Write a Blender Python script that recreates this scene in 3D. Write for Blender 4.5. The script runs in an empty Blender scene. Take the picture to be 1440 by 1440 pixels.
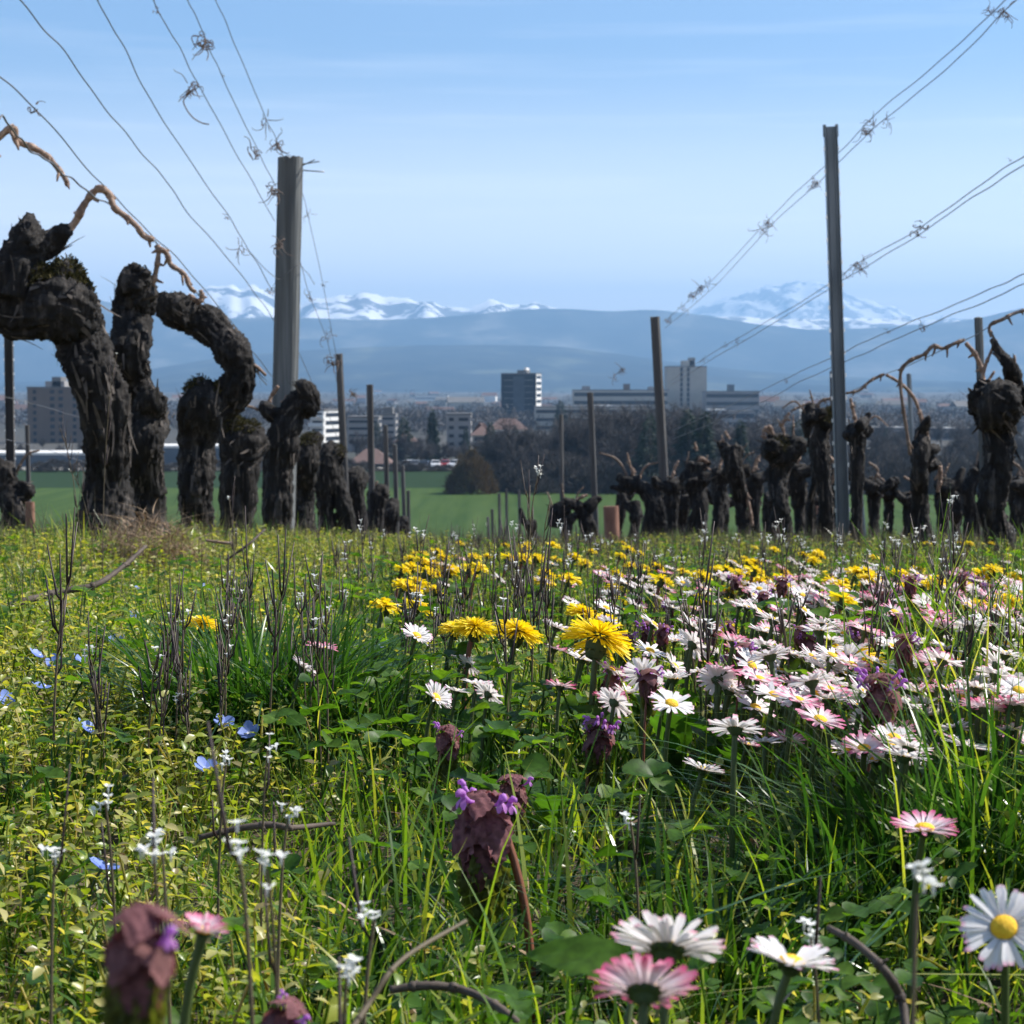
import bpy, math, random
import numpy as np
from mathutils import Vector, Matrix, noise
R = math.radians
rng = np.random.default_rng(7)
random.seed(7)
S = bpy.context.scene
COL = S.collection

# ---------------------------------------------------------------- camera, sky, sun, exposure
FPX, HZ, EYE = 2860.0, 548.0, 0.18        # focal length in photo pixels, horizon row, eye height
PITCH = math.atan((720 - HZ) / FPX)
cd = bpy.data.cameras.new('camera'); cam = bpy.data.objects.new('camera', cd); COL.objects.link(cam)
cd.sensor_width = 36; cd.lens = 36 * FPX / 1440
cd.clip_start = 0.02; cd.clip_end = 60000
cd.dof.use_dof = True; cd.dof.focus_distance = 1.08; cd.dof.aperture_fstop = 52
cam.location = (0, 0, EYE); cam.rotation_euler = (R(90) - PITCH, 0, 0)
S.camera = cam

SUN_AZ, SUN_EL = R(70), R(47)             # azimuth to the right of the view direction
sv = Vector((math.sin(SUN_AZ) * math.cos(SUN_EL), math.cos(SUN_AZ) * math.cos(SUN_EL), math.sin(SUN_EL)))
W = bpy.data.worlds.new('World'); S.world = W; W.use_nodes = True
nt = W.node_tree; nt.nodes.clear()
wo = nt.nodes.new('ShaderNodeOutputWorld'); bg = nt.nodes.new('ShaderNodeBackground')
sk = nt.nodes.new('ShaderNodeTexSky'); sk.sky_type = 'NISHITA'; sk.sun_disc = False
sk.sun_elevation = SUN_EL; sk.sun_rotation = SUN_AZ; sk.altitude = 480; sk.air_density = 1.0; sk.dust_density = 1.2; sk.ozone_density = 6
bg.inputs['Strength'].default_value = 0.080
# thin streaks of high cloud near the horizon, part of the sky itself
tc = nt.nodes.new('ShaderNodeTexCoord'); mp = nt.nodes.new('ShaderNodeMapping'); mp.inputs['Scale'].default_value = (5, 5, 95)
nz = nt.nodes.new('ShaderNodeTexNoise'); nz.inputs['Scale'].default_value = 1.3; nz.inputs['Detail'].default_value = 5
rp = nt.nodes.new('ShaderNodeValToRGB'); rp.color_ramp.elements[0].position = 0.52; rp.color_ramp.elements[1].position = 0.85
rp.color_ramp.elements[1].color = (.10, .10, .10, 1)
mx = nt.nodes.new('ShaderNodeMix'); mx.data_type = 'RGBA'; mx.inputs['B'].default_value = (17.5, 16.2, 14.6, 1)
L = nt.links.new
L(tc.outputs['Generated'], mp.inputs['Vector']); L(mp.outputs[0], nz.inputs['Vector']); L(nz.outputs['Fac'], rp.inputs['Fac'])
# smooth pale gradient added to the sky to whiten it towards the horizon
sp = nt.nodes.new('ShaderNodeSeparateXYZ'); mr = nt.nodes.new('ShaderNodeMapRange'); mr.interpolation_type = 'SMOOTHSTEP'
mr.inputs['From Min'].default_value = 0.17; mr.inputs['From Max'].default_value = 0.0; mr.inputs['To Min'].default_value = 0; mr.inputs['To Max'].default_value = 1.0
ad = nt.nodes.new('ShaderNodeMath'); ad.operation = 'ADD'; ad.use_clamp = True
L(tc.outputs['Generated'], sp.inputs[0]); L(sp.outputs['Z'], mr.inputs['Value'])
L(rp.outputs['Color'], ad.inputs[0]); L(mr.outputs[0], ad.inputs[1]); L(ad.outputs[0], mx.inputs['Factor']); L(sk.outputs[0], mx.inputs['A']); L(mx.outputs['Result'], bg.inputs['Color']); L(bg.outputs[0], wo.inputs[0])
sl = bpy.data.lights.new('sun', 'SUN'); so = bpy.data.objects.new('sun', sl); COL.objects.link(so)
sl.energy = 5.0; sl.angle = R(0.53); sl.color = (1, 0.955, 0.89)
so.rotation_euler = sv.to_track_quat('Z', 'Y').to_euler(); so.location = (20, 10, 30)
S.view_settings.view_transform = 'Standard'; S.view_settings.look = 'None'; S.view_settings.exposure = 0.85; S.view_settings.gamma = 1
S.render.engine = 'CYCLES'
cy = S.cycles
cy.use_denoising = True; cy.denoiser = 'OPENIMAGEDENOISE'; cy.denoising_input_passes = 'RGB_ALBEDO_NORMAL'
cy.max_bounces = 7; cy.diffuse_bounces = 3; cy.glossy_bounces = 2; cy.transmission_bounces = 4; cy.transparent_max_bounces = 4; cy.volume_bounces = 0
cy.sample_clamp_indirect = 6
cy.use_adaptive_sampling = True; cy.adaptive_threshold = 0.015
HAZE_DENSITY = 1.2e-4; HAZE_COLOR = (0.345, 0.625, 1.0)

# ---------------------------------------------------------------- helpers
_c, _s = math.cos(PITCH), math.sin(PITCH)
def at(px, py, d):
    """point seen at photo pixel (px, py) at distance d in front of the camera"""
    xc = (px - 720) / FPX; yc = (720 - py) / FPX
    y = _c + yc * _s; k = d / y
    return Vector((xc * k, d, EYE + (-_s + yc * _c) * k))
LD = [-3, 0, 9, 12.4, 15, 20, 40, 100, 170, 400, 1000, 2000, 3500, 5000, 8000, 30000]
LZ = [.19, 0, -.5625, -.86, -1.25, -2.05, -5, -11.2, -14.4, -14.4, -17, -16, -10, -6, -6, -6]
RZ = [.19, 0, -.5625, -.775, -.94, -1.42, -4.2, -11.2, -14.4, -14.4, -17, -16, -10, -6, -6, -6]
def G(x, y):
    """height of the ground"""
    x = np.asarray(x, float); y = np.asarray(y, float)
    w = np.clip((x + .3) / 1.2, 0, 1)
    z = np.interp(y, LD, LZ) * (1 - w) + np.interp(y, LD, RZ) * w
    z = z + .032 * np.exp(-((x + 1.15) / .55) ** 2) * np.clip((y - .8) / 2.5, 0, 1) * np.clip((13 - y) / 4, 0, 1)
    z = z + .012 * np.sin(x * 5.1 + y * 2.3) * np.sin(y * 4.3 - x * 1.7) * (y < 30) + .006 * np.sin(x * 17 + 1) * np.sin(y * 15 + x * 6) * (y < 12)
    b = np.clip((y - .66 + .12 * np.clip(x / .3, 0, 1)) / .5, 0, 1); z = z + .052 * b * b * (3 - 2 * b) * np.clip((10 - y) / 4, 0, 1)
    return z
def gz(x, y): return float(G(x, y))
def on_ray(px, py, h, lo=.3, hi=14.):
    """distance at which the sight line through a pixel is h above the ground"""
    for d in np.geomspace(lo, hi, 160):
        p = at(px, py, d)
        if p.z - gz(p.x, p.y) <= h: return d if d > lo else None
    return None

def tag(o, label=None, cat=None, group=None, kind=None):
    if label: o['label'] = label
    if cat: o['category'] = cat
    if group: o['group'] = group
    if kind: o['kind'] = kind
    return o
def empty(name, loc, rz=0):
    o = bpy.data.objects.new(name, None); o.empty_display_size = .05; COL.objects.link(o)
    o.location = loc; o.rotation_euler = (0, 0, rz); return o
class MB:
    """collects vertices and faces and links them as ONE mesh object"""
    def __init__(s): s.V = []; s.F = []; s.n = 0; s.M = []; s.T = []
    def add(s, V, F, m=0, t=None):
        V = np.asarray(V, float).reshape(-1, 3)
        s.V.append(V); s.T.append(np.zeros(len(V)) if t is None else np.asarray(t, float))
        Fs = F if isinstance(F, list) else [F]
        for f in Fs:
            f = np.asarray(f, int)
            if len(f): s.F.append(f + s.n); s.M.append(np.full(len(f), m))
        s.n += len(V); return s
    def mesh(s, name, mats, smooth=True):
        me = bpy.data.meshes.new(name)
        V = np.concatenate(s.V); tot = np.concatenate([np.full(len(f), f.shape[1]) for f in s.F])
        loops = np.concatenate([f.ravel() for f in s.F]); st = np.concatenate([[0], np.cumsum(tot)[:-1]])
        me.vertices.add(len(V)); me.vertices.foreach_set('co', V.astype(np.float32).ravel())
        me.loops.add(len(loops)); me.loops.foreach_set('vertex_index', loops.astype(np.int32))
        me.polygons.add(len(tot)); me.polygons.foreach_set('loop_start', st.astype(np.int32))
        for m in (mats if isinstance(mats, (list, tuple)) else [mats]): me.materials.append(m)
        me.polygons.foreach_set('material_index', np.concatenate(s.M).astype(np.int32))
        me.polygons.foreach_set('use_smooth', np.full(len(tot), smooth))
        T = np.concatenate(s.T)
        if T.any():
            a = me.attributes.new('tip', 'FLOAT', 'POINT'); a.data.foreach_set('value', T.astype(np.float32))
        me.update(calc_edges=True); me.validate(); return me
    def build(s, name, mats, parent=None, smooth=True, loc=None):
        o = bpy.data.objects.new(name, s.mesh(name, mats, smooth)); COL.objects.link(o)
        if parent is not None: o.parent = parent
        if loc is not None: o.location = loc
        return o
def tube(P, r, n=6, cap=True):
    P = np.asarray([tuple(p) for p in P], float); m = len(P); r = np.broadcast_to(np.asarray(r, float), (m,))
    T = np.gradient(P, axis=0); T /= np.linalg.norm(T, axis=1)[:, None] + 1e-12
    a = np.array([0, 0, 1.]) if abs(T[0][2]) < .9 else np.array([1., 0, 0])
    u = np.cross(T[0], a); u /= np.linalg.norm(u); V = []
    ang = np.linspace(0, 2 * np.pi, n, endpoint=False)
    for i in range(m):
        u = u - T[i] * np.dot(u, T[i]); u /= np.linalg.norm(u) + 1e-12; v = np.cross(T[i], u)
        V.append(P[i] + r[i] * (np.cos(ang)[:, None] * u + np.sin(ang)[:, None] * v))
    V = np.concatenate(V); i = np.arange(m - 1)[:, None] * n; j = np.arange(n)[None]; k = (j + 1) % n
    F = np.stack([i + j, i + k, i + n + k, i + n + j], -1).reshape(-1, 4)
    if not cap: return V, [F]
    V = np.concatenate([V, P[:1], P[-1:]]); a = len(V) - 2; j = np.arange(n); k = (j + 1) % n; b = (m - 1) * n
    return V, [F, np.concatenate([np.stack([k, j, np.full(n, a)], -1), np.stack([b + j, b + k, np.full(n, a + 1)], -1)])]
def box(x0, x1, y0, y1, z0, z1):
    V = [(x, y, z) for z in (z0, z1) for y in (y0, y1) for x in (x0, x1)]
    return np.array(V, float), np.array([[0, 2, 3, 1], [4, 5, 7, 6], [0, 1, 5, 4], [2, 6, 7, 3], [0, 4, 6, 2], [1, 3, 7, 5]])
def smooth_path(P, k=6):
    """Catmull-Rom through rows of P (any width)"""
    P = np.asarray([list(p) for p in P], float)
    if len(P) < 3: return np.linspace(P[0], P[-1], k + 1)
    Q = np.concatenate([[2 * P[0] - P[1]], P, [2 * P[-1] - P[-2]]]); out = []
    for i in range(1, len(Q) - 2):
        for t in np.linspace(0, 1, k, endpoint=False):
            a, b, c, d = Q[i - 1:i + 3]
            out.append(.5 * (2 * b + (c - a) * t + (2 * a - 5 * b + 4 * c - d) * t * t + (3 * b - a - 3 * c + d) * t ** 3))
    return np.array(out + [P[-1]])
def rotm(ax, ang):
    return np.array(Matrix.Rotation(ang, 3, ax))
def rots(az, tilt, roll=None):
    """rotation matrices: local +X out along azimuth az, raised by tilt, rolled about itself"""
    az = np.asarray(az, float); tilt = np.broadcast_to(tilt, az.shape); roll = np.zeros_like(az) if roll is None else np.broadcast_to(roll, az.shape)
    ca, sa, ct, st, cr, sr = np.cos(az), np.sin(az), np.cos(tilt), np.sin(tilt), np.cos(roll), np.sin(roll)
    X = np.stack([ca * ct, sa * ct, st], -1); Y0 = np.stack([-sa, ca, 0 * ca], -1); Z0 = np.cross(X, Y0)
    Y = Y0 * cr[..., None] + Z0 * sr[..., None]; Z = np.cross(X, Y)
    return np.stack([X, Y, Z], -1)
def inst(V, F, pos, rot, sc=1.):
    """copies of a small shape merged into arrays (for things nobody could count, or petals)"""
    N = len(pos); sc = np.broadcast_to(sc, (N,)); V = np.asarray(V)
    out = np.einsum('nij,mj->nmi', rot, V) * sc[:, None, None] + np.asarray(pos)[:, None, :]
    return out.reshape(-1, 3), (np.asarray(F)[None] + (np.arange(N) * len(V))[:, None, None]).reshape(-1, np.asarray(F).shape[1])
def leaf(L, Wd, nl=6, nw=4, shape=None, droop=.2, fold=.25, wr=0., seed=0.):
    """leaf along +X, flat in XY, normal +Z"""
    shape = shape or (lambda t: np.sin(np.pi * t ** .8) ** .8)
    t = np.linspace(0, 1, nl + 1); s = np.linspace(-1, 1, nw + 1); w = Wd / 2 * np.maximum(shape(t), .02)
    x = np.repeat(L * t[:, None], nw + 1, 1); y = s[None] * w[:, None]
    z = fold * np.abs(y) - droop * L * t[:, None] ** 2
    if wr: z = z + wr * np.sin(x / L * 19 + seed) * np.sin(y / Wd * 17 + seed * 2) + wr * .6 * np.sin(x / L * 37 + y / Wd * 9 + seed)
    V = np.stack([x, y, z], -1).reshape(-1, 3); i = np.arange(nl)[:, None] * (nw + 1); j = np.arange(nw)[None]
    F = np.stack([i + j, i + nw + 1 + j, i + nw + 2 + j, i + j + 1], -1).reshape(-1, 4)
    return V, F
def blades(base, h, w, az, lean, segs=4, turn=None, kink=.45):
    """grass blades, one strip each"""
    N = len(base); t = np.linspace(0, 1, segs + 1)[None]
    hz = (h * lean)[:, None] * t ** 2; up = h[:, None] * (t - kink * np.minimum(lean, 1.5)[:, None] * t ** 2)
    c = base[:, None, :] + np.stack([np.cos(az)[:, None] * hz, np.sin(az)[:, None] * hz, up], -1)
    turn = rng.normal(0, .7, N) if turn is None else turn
    wa = az + np.pi / 2 + turn; ww = (w[:, None] * np.maximum(1 - t ** 2.2, .06) * np.minimum(.55 + t * 2, 1))[..., None] / 2
    side = np.stack([np.cos(wa), np.sin(wa), np.zeros(N)], -1)[:, None, :] * ww
    V = np.stack([c - side, c + side], 2).reshape(N, -1, 3); m = 2 * (segs + 1)
    i = np.arange(segs) * 2; F = np.stack([i, i + 1, i + 3, i + 2], -1)
    return V.reshape(-1, 3), (F[None] + (np.arange(N) * m)[:, None, None]).reshape(-1, 4)

# ---------------------------------------------------------------- materials
def nodes(name):
    m = bpy.data.materials.new(name); m.use_nodes = True; t = m.node_tree; t.nodes.clear()
    return m, t, t.nodes.new, t.links.new
def ramp(new, stops):
    r = new('ShaderNodeValToRGB'); e = r.color_ramp.elements
    while len(e) < len(stops): e.new(.5)
    for k, (p, c) in enumerate(stops): e[k].position = p; e[k].color = (*c, 1)
    return r
def plant(name, cols, rough=.5, trans=.4, tcol=None, tipcol=None, tip0=.55, tip1=1., scale=0, spec=.35, tipdiff=False):
    """thin living tissue: colour differs from leaf to leaf, light passes through"""
    m, t, new, lk = nodes(name)
    g = new('ShaderNodeNewGeometry'); k = len(cols)
    r = ramp(new, [(i / max(k - 1, 1), c) for i, c in enumerate(cols)]) if k > 1 else None
    if r is None:
        r = new('ShaderNodeRGB'); r.outputs[0].default_value = (*cols[0], 1)
    else: lk(g.outputs['Random Per Island'], r.inputs[0])
    col = r.outputs[0]
    if scale:
        n = new('ShaderNodeTexNoise'); n.inputs['Scale'].default_value = scale; n.inputs['Detail'].default_value = 3
        tcn = new('ShaderNodeTexCoord'); lk(tcn.outputs['Object'], n.inputs['Vector'])
        rr = ramp(new, [(.3, (.62, .62, .62)), (.7, (1.25, 1.25, 1.25))]); lk(n.outputs['Fac'], rr.inputs[0])
        mm = new('ShaderNodeMix'); mm.data_type = 'RGBA'; mm.blend_type = 'MULTIPLY'; mm.inputs['Factor'].default_value = 1
        lk(col, mm.inputs['A']); lk(rr.outputs[0], mm.inputs['B']); col = mm.outputs['Result']
    if tipcol:
        a = new('ShaderNodeAttribute'); a.attribute_name = 'tip'
        mr = new('ShaderNodeMapRange'); mr.inputs['From Min'].default_value = tip0; mr.inputs['From Max'].default_value = tip1
        lk(a.outputs['Fac'], mr.inputs['Value'])
        mm = new('ShaderNodeMix'); mm.data_type = 'RGBA'; mm.inputs['B'].default_value = (*tipcol, 1)
        lk(mr.outputs[0], mm.inputs['Factor']); lk(col, mm.inputs['A']); col = mm.outputs['Result']
    b = new('ShaderNodeBsdfPrincipled'); b.inputs['Roughness'].default_value = rough; b.inputs['Specular IOR Level'].default_value = spec
    lk(col, b.inputs['Base Color'])
    o = new('ShaderNodeOutputMaterial')
    if trans:
        tr = new('ShaderNodeBsdfTranslucent')
        mu = new('ShaderNodeMix'); mu.data_type = 'RGBA'; mu.blend_type = 'MULTIPLY'; mu.inputs['Factor'].default_value = 1
        mu.inputs['B'].default_value = (*(tcol or (1.5, 1.5, .8)), 1); lk(col, mu.inputs['A']); lk(mu.outputs['Result'], tr.inputs['Color'])
        ms = new('ShaderNodeMixShader'); ms.inputs[0].default_value = trans
        lk(b.outputs[0], ms.inputs[1]); lk(tr.outputs[0], ms.inputs[2]); lk(ms.outputs[0], o.inputs[0])
    else: lk(b.outputs[0], o.inputs[0])
    return m
def solid(name, stops, scale=8, stretch=(1, 1, 1), rough=.8, bump=.0, bscale=None, spec=.3, metal=0, detail=6, dist=.002):
    """opaque surface with noise colour and bump"""
    m, t, new, lk = nodes(name)
    tcn = new('ShaderNodeTexCoord'); mpn = new('ShaderNodeMapping'); mpn.inputs['Scale'].default_value = stretch
    lk(tcn.outputs['Object'], mpn.inputs['Vector'])
    n = new('ShaderNodeTexNoise'); n.inputs['Scale'].default_value = scale; n.inputs['Detail'].default_value = detail; n.inputs['Roughness'].default_value = .62
    lk(mpn.outputs[0], n.inputs['Vector']); r = ramp(new, stops); lk(n.outputs['Fac'], r.inputs[0])
    b = new('ShaderNodeBsdfPrincipled'); b.inputs['Roughness'].default_value = rough; b.inputs['Specular IOR Level'].default_value = spec; b.inputs['Metallic'].default_value = metal
    lk(r.outputs[0], b.inputs['Base Color'])
    if bump:
        n2 = new('ShaderNodeTexNoise'); n2.inputs['Scale'].default_value = bscale or scale * 3; n2.inputs['Detail'].default_value = 6
        lk(mpn.outputs[0], n2.inputs['Vector']); bp = new('ShaderNodeBump'); bp.inputs['Strength'].default_value = bump; bp.inputs['Distance'].default_value = dist
        lk(n2.outputs['Fac'], bp.inputs['Height']); lk(bp.outputs[0], b.inputs['Normal'])
    o = new('ShaderNodeOutputMaterial'); lk(b.outputs[0], o.inputs[0]); return m
def flat2(c, v=.2): return [(.3, tuple(x * (1 - v) for x in c)), (.7, tuple(x * (1 + v) for x in c))]
M = {}
M['soil'] = solid('soil', [(.3, (.035, .026, .017)), (.55, (.075, .058, .036)), (.8, (.12, .10, .06))], 9, rough=.95, bump=.8, bscale=60, dist=.01)
M['plain'] = solid('plain', [(.32, (.025, .03, .02)), (.5, (.05, .046, .038)), (.68, (.10, .09, .07))], .006, (1, .25, 1), rough=.95)
M['field'] = solid('field_green', [(.32, (.027, .056, .013)), (.68, (.056, .090, .024))], .42, (1, .045, 1), rough=.9, spec=.05)
M['field_dark'] = solid('field_dark_green', [(.3, (.016, .034, .012)), (.7, (.022, .042, .015))], .03, (1, .3, 1), rough=.9, spec=.05)
M['road'] = solid('road_gravel', flat2((.20, .185, .16)), .4, rough=.9)
M['bark'] = solid('vine_bark', [(.32, (.006, .0054, .0052)), (.55, (.018, .0158, .0145)), (.74, (.095, .083, .074))], 34, (1, 1, .14), rough=.9, bump=1., bscale=110, dist=.006)
M['barkflake'] = solid('bark_shreds', [(.3, (.03, .024, .021)), (.7, (.13, .11, .094))], 30, rough=.9)
M['moss'] = plant('moss', [(.020, .020, .007), (.045, .043, .012), (.085, .066, .020)], .9, .15, (1, 1, .6))
M['cane'] = solid('vine_cane', [(.3, (.11, .065, .045)), (.55, (.25, .165, .115)), (.75, (.44, .32, .24))], 45, (1, 1, 1), rough=.6, bump=.4, bscale=160, dist=.001)
M['cane_dark'] = solid('vine_cane_dark', [(.3, (.09, .06, .045)), (.6, (.19, .135, .10)), (.8, (.30, .23, .18))], 40, rough=.7, bump=.4, bscale=150, dist=.001)
M['tendril'] = solid('dry_tendril', flat2((.13, .10, .085), .4), 60, rough=.8)
M['wire'] = solid('galvanised_wire', flat2((.20, .20, .20), .2), 30, rough=.45, metal=.75)
M['post'] = solid('weathered_post', [(.28, (.040, .043, .044)), (.5, (.105, .112, .112)), (.72, (.20, .208, .205))], 18, (1, 1, .045), rough=.9, bump=.9, bscale=40, dist=.004)
M['post_dark'] = solid('old_post', [(.25, (.035, .034, .034)), (.5, (.075, .073, .072)), (.75, (.15, .145, .14))], 18, (1, 1, .05), rough=.9, bump=.8, bscale=40, dist=.004)
M['steel'] = solid('galvanised_post', [(.3, (.10, .125, .15)), (.7, (.17, .20, .23))], 14, (1, 1, .2), rough=.42, metal=.55, bump=.15, bscale=90)
M['tab'] = solid('bright_tab', flat2((.72, .74, .76), .1), 20, rough=.3, metal=.7)
M['clay'] = solid('reddish_tube', [(.3, (.17, .085, .058)), (.7, (.30, .155, .105))], 20, (1, 1, .3), rough=.8)
M['straw'] = plant('dry_straw', [(.10, .062, .034), (.22, .145, .085), (.36, .26, .16), (.15, .09, .05)], .7, .15, (1.1, 1, .8))
M['twig'] = solid('dark_twig', [(.3, (.035, .026, .02)), (.7, (.12, .09, .07))], 40, rough=.75, bump=.5, bscale=140, dist=.001)
M['grass'] = plant('grass_blades', [(.030, .075, .010), (.066, .145, .016), (.12, .215, .024), (.20, .28, .034), (.34, .34, .085)], .28, .48, (1.8, 1.75, .45), spec=.5)
M['grass_dark'] = plant('tuft_blades', [(.018, .055, .012), (.038, .095, .016), (.065, .135, .024)], .32, .40, (1.6, 1.8, .6), spec=.4)
M['clover'] = plant('round_leaves', [(.032, .085, .012), (.060, .130, .018), (.105, .185, .026)], .45, .48, (1.75, 1.8, .45), spec=.2, scale=330)
M['cover'] = plant('small_leaves', [(.075, .145, .013), (.16, .235, .022), (.27, .33, .034), (.38, .40, .065), (.52, .46, .20), (.20, .27, .025), (.30, .235, .12)], .36, .48, (1.55, 1.45, .45), spec=.5)
M['stem'] = plant('green_stem', [(.07, .10, .03)], .5, .2)
M['stem_red'] = plant('reddish_stem', [(.21, .085, .05)], .5, .2, (1.3, 1, .8))
M['stem_brown'] = plant('brown_stem', [(.06, .045, .032), (.13, .095, .06), (.10, .105, .045)], .6, .1, (1, 1, 1))
M['pod'] = plant('dark_pods', [(.022, .014, .016), (.05, .03, .03), (.07, .05, .03)], .5, .15, (1, 1, 1))
M['petal'] = plant('daisy_white', [(.80, .78, .77)], .5, .38, (1.05, 1.0, .98), (.80, .36, .50), .86, 1.05)
M['petal_pink'] = plant('daisy_pink', [(.80, .72, .74)], .5, .38, (1.05, .96, .97), (.66, .10, .26), .45, 1.02)
M['disc'] = solid('daisy_centre', [(.3, (.72, .36, .01)), (.7, (.86, .56, .03))], 900, rough=.7, bump=.8, bscale=1800, dist=.0006)
M['yellow'] = plant('dandelion_rays', [(.86, .66, .015), (.90, .72, .03), (.85, .60, .012)], .5, .40, (1.08, 1.08, .5))
M['calyx'] = plant('green_cup', [(.035, .062, .022), (.06, .09, .03)], .6, .15)
M['purple'] = plant('nettle_top_leaf', [(.145, .062, .068), (.22, .098, .105), (.18, .088, .070)], .8, .28, (1.4, .9, .9), scale=300, spec=.15)
M['nettle'] = plant('nettle_low_leaf', [(.085, .115, .022), (.14, .155, .035)], .7, .45, (1.5, 1.4, .5), scale=260)
M['mauve'] = plant('nettle_flower', [(.46, .17, .52), (.55, .25, .62), (.42, .14, .42)], .6, .4, (1.3, 1.1, 1.3))
M['blue'] = plant('speedwell_blue', [(.20, .30, .72), (.26, .36, .78)], .5, .4, (1.1, 1.1, 1.2), (.75, .78, .85), .75, 1.0)
M['white'] = plant('cress_white', [(.82, .82, .78)], .6, .35, (1, 1, 1))
M['rosette'] = plant('toothed_leaf', [(.034, .090, .014), (.060, .130, .022)], .42, .42, (1.7, 1.9, .5), spec=.25, scale=70)
M['snowrock'] = None

# ---------------------------------------------------------------- ground, field, road, mountains
def sheet(name, ys, us, half, zf, mat, label, cat=None):
    Y = np.asarray(ys, float); U = np.asarray(us, float)
    X = U[None] * half(Y)[:, None]; YY = np.repeat(Y[:, None], len(U), 1); Z = zf(X, YY)
    V = np.stack([X, YY, Z], -1).reshape(-1, 3); n = len(U); i = np.arange(len(Y) - 1)[:, None] * n; j = np.arange(n - 1)[None]
    F = np.stack([i + j, i + j + 1, i + n + j + 1, i + n + j], -1).reshape(-1, 4)
    o = MB().add(V, F).build(name, mat); return tag(o, label, cat, kind='structure')
def gnoise(X, Y, sc, seed=0):
    out = np.zeros(X.shape)
    for idx in np.ndindex(X.shape): out[idx] = noise.noise((X[idx] * sc, Y[idx] * sc, seed))
    return out
ys = np.concatenate([np.arange(-3, 0, .25), np.arange(0, 6, .06), np.arange(6, 16, .2), np.geomspace(16, 160, 30)])
u = np.sign(np.linspace(-1, 1, 101)) * np.abs(np.linspace(-1, 1, 101)) ** 1.5
sheet('vineyard_ground', ys, u, lambda y: 5 + np.maximum(y, 0) * 1.2, G, M['soil'], 'dark soil of the sloping vineyard under the meadow plants', 'ground')
ys = np.concatenate([np.linspace(150, 400, 12), np.geomspace(420, 22000, 60)])
sheet('plain', ys, np.linspace(-1, 1, 41), lambda y: np.minimum(400 + y * .55, 7600), lambda X, Y: G(X, Y) - .3, M['plain'], 'brown and grey plain stretching to the foot of the mountains', 'plain')
sheet('green_field', np.linspace(130, 300, 10), np.linspace(-1, 1, 21), lambda y: 0 * y + 260, lambda X, Y: G(X, Y) + .1, M['field'], 'flat bright green field below the vineyard', 'field')
sheet('dark_green_field', np.linspace(300, 366, 5), np.linspace(-1, 1, 9), lambda y: 0 * y + 260, lambda X, Y: G(X, Y) + .1, M['field_dark'], 'darker green strip of field before the road', 'field')
sheet('road', np.linspace(366, 380, 3), np.linspace(-1, 1, 9), lambda y: 0 * y + 300, lambda X, Y: G(X, Y) + .15, M['road'], 'pale road along the far edge of the green field', 'road')

def mountain(name, prof, d, back, front, rough_m, mat, label, seed, nx=260, ny=34, ridged=0.):
    """terrain whose crest follows the skyline; it falls away to the plain in front and to a back slope"""
    P = np.array(prof, float); px = np.linspace(P[0, 0], P[-1, 0], nx)
    cr = np.interp(px, P[:, 0], P[:, 1]); k = np.ones(3) / 3; cr = np.convolve(np.pad(cr, 1, 'edge'), k, 'valid')
    X = np.array([at(p, c, d).x for p, c in zip(px, cr)]); Zc = np.array([at(p, c, d).z for p, c in zip(px, cr)])
    v = np.concatenate([np.linspace(0, 1, ny), [1.25, 1.6, 2.0]]); V = []
    for i, t in enumerate(v):
        y = d - front + front * t if t <= 1 else d + back * (t - 1)
        base = -12.
        for j in range(nx):
            f = t if t <= 1 else max(0, 1 - (t - 1) * .8)
            x = X[j] * (y / d)
            n1 = noise.fractal((x / front * 2.2, y / front * 2.2, seed), 1., 2., 5)
            n2 = 1 - 2 * abs(noise.noise((x / front * 5 + .3 * n1, y / front * 1.6, seed + 9)))
            e = f ** 1.15
            z = base + (Zc[j] - base) * e + (rough_m * (n1 * .6) + ridged * n2) * (4 * e * (1 - e)) * .8
            if t == 1: z = Zc[j] + .10 * rough_m * n1 + .13 * ridged * n2 + (ridged * .10 * noise.noise((x / 55, 3.3, seed)))
            V.append((x, y, max(z, base)))
    i = np.arange(len(v) - 1)[:, None] * nx; j = np.arange(nx - 1)[None]
    F = np.stack([i + j, i + j + 1, i + nx + j + 1, i + nx + j], -1).reshape(-1, 4)
    return tag(MB().add(V, F).build(name, mat), label, 'mountain', kind='structure')
M['forest'] = solid('forested_slope', [(.35, (.024, .034, .040)), (.52, (.048, .058, .058)), (.68, (.15, .15, .135))], .0032, (1, .6, 1), rough=1, spec=0)  # bluish-green base colour stands in for part of the haze on the ridge
M['hill'] = solid('wooded_hill', [(.35, (.012, .018, .022)), (.55, (.035, .040, .038)), (.72, (.11, .12, .08))], .0042, (1, .6, 1), rough=1, spec=0)
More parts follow.
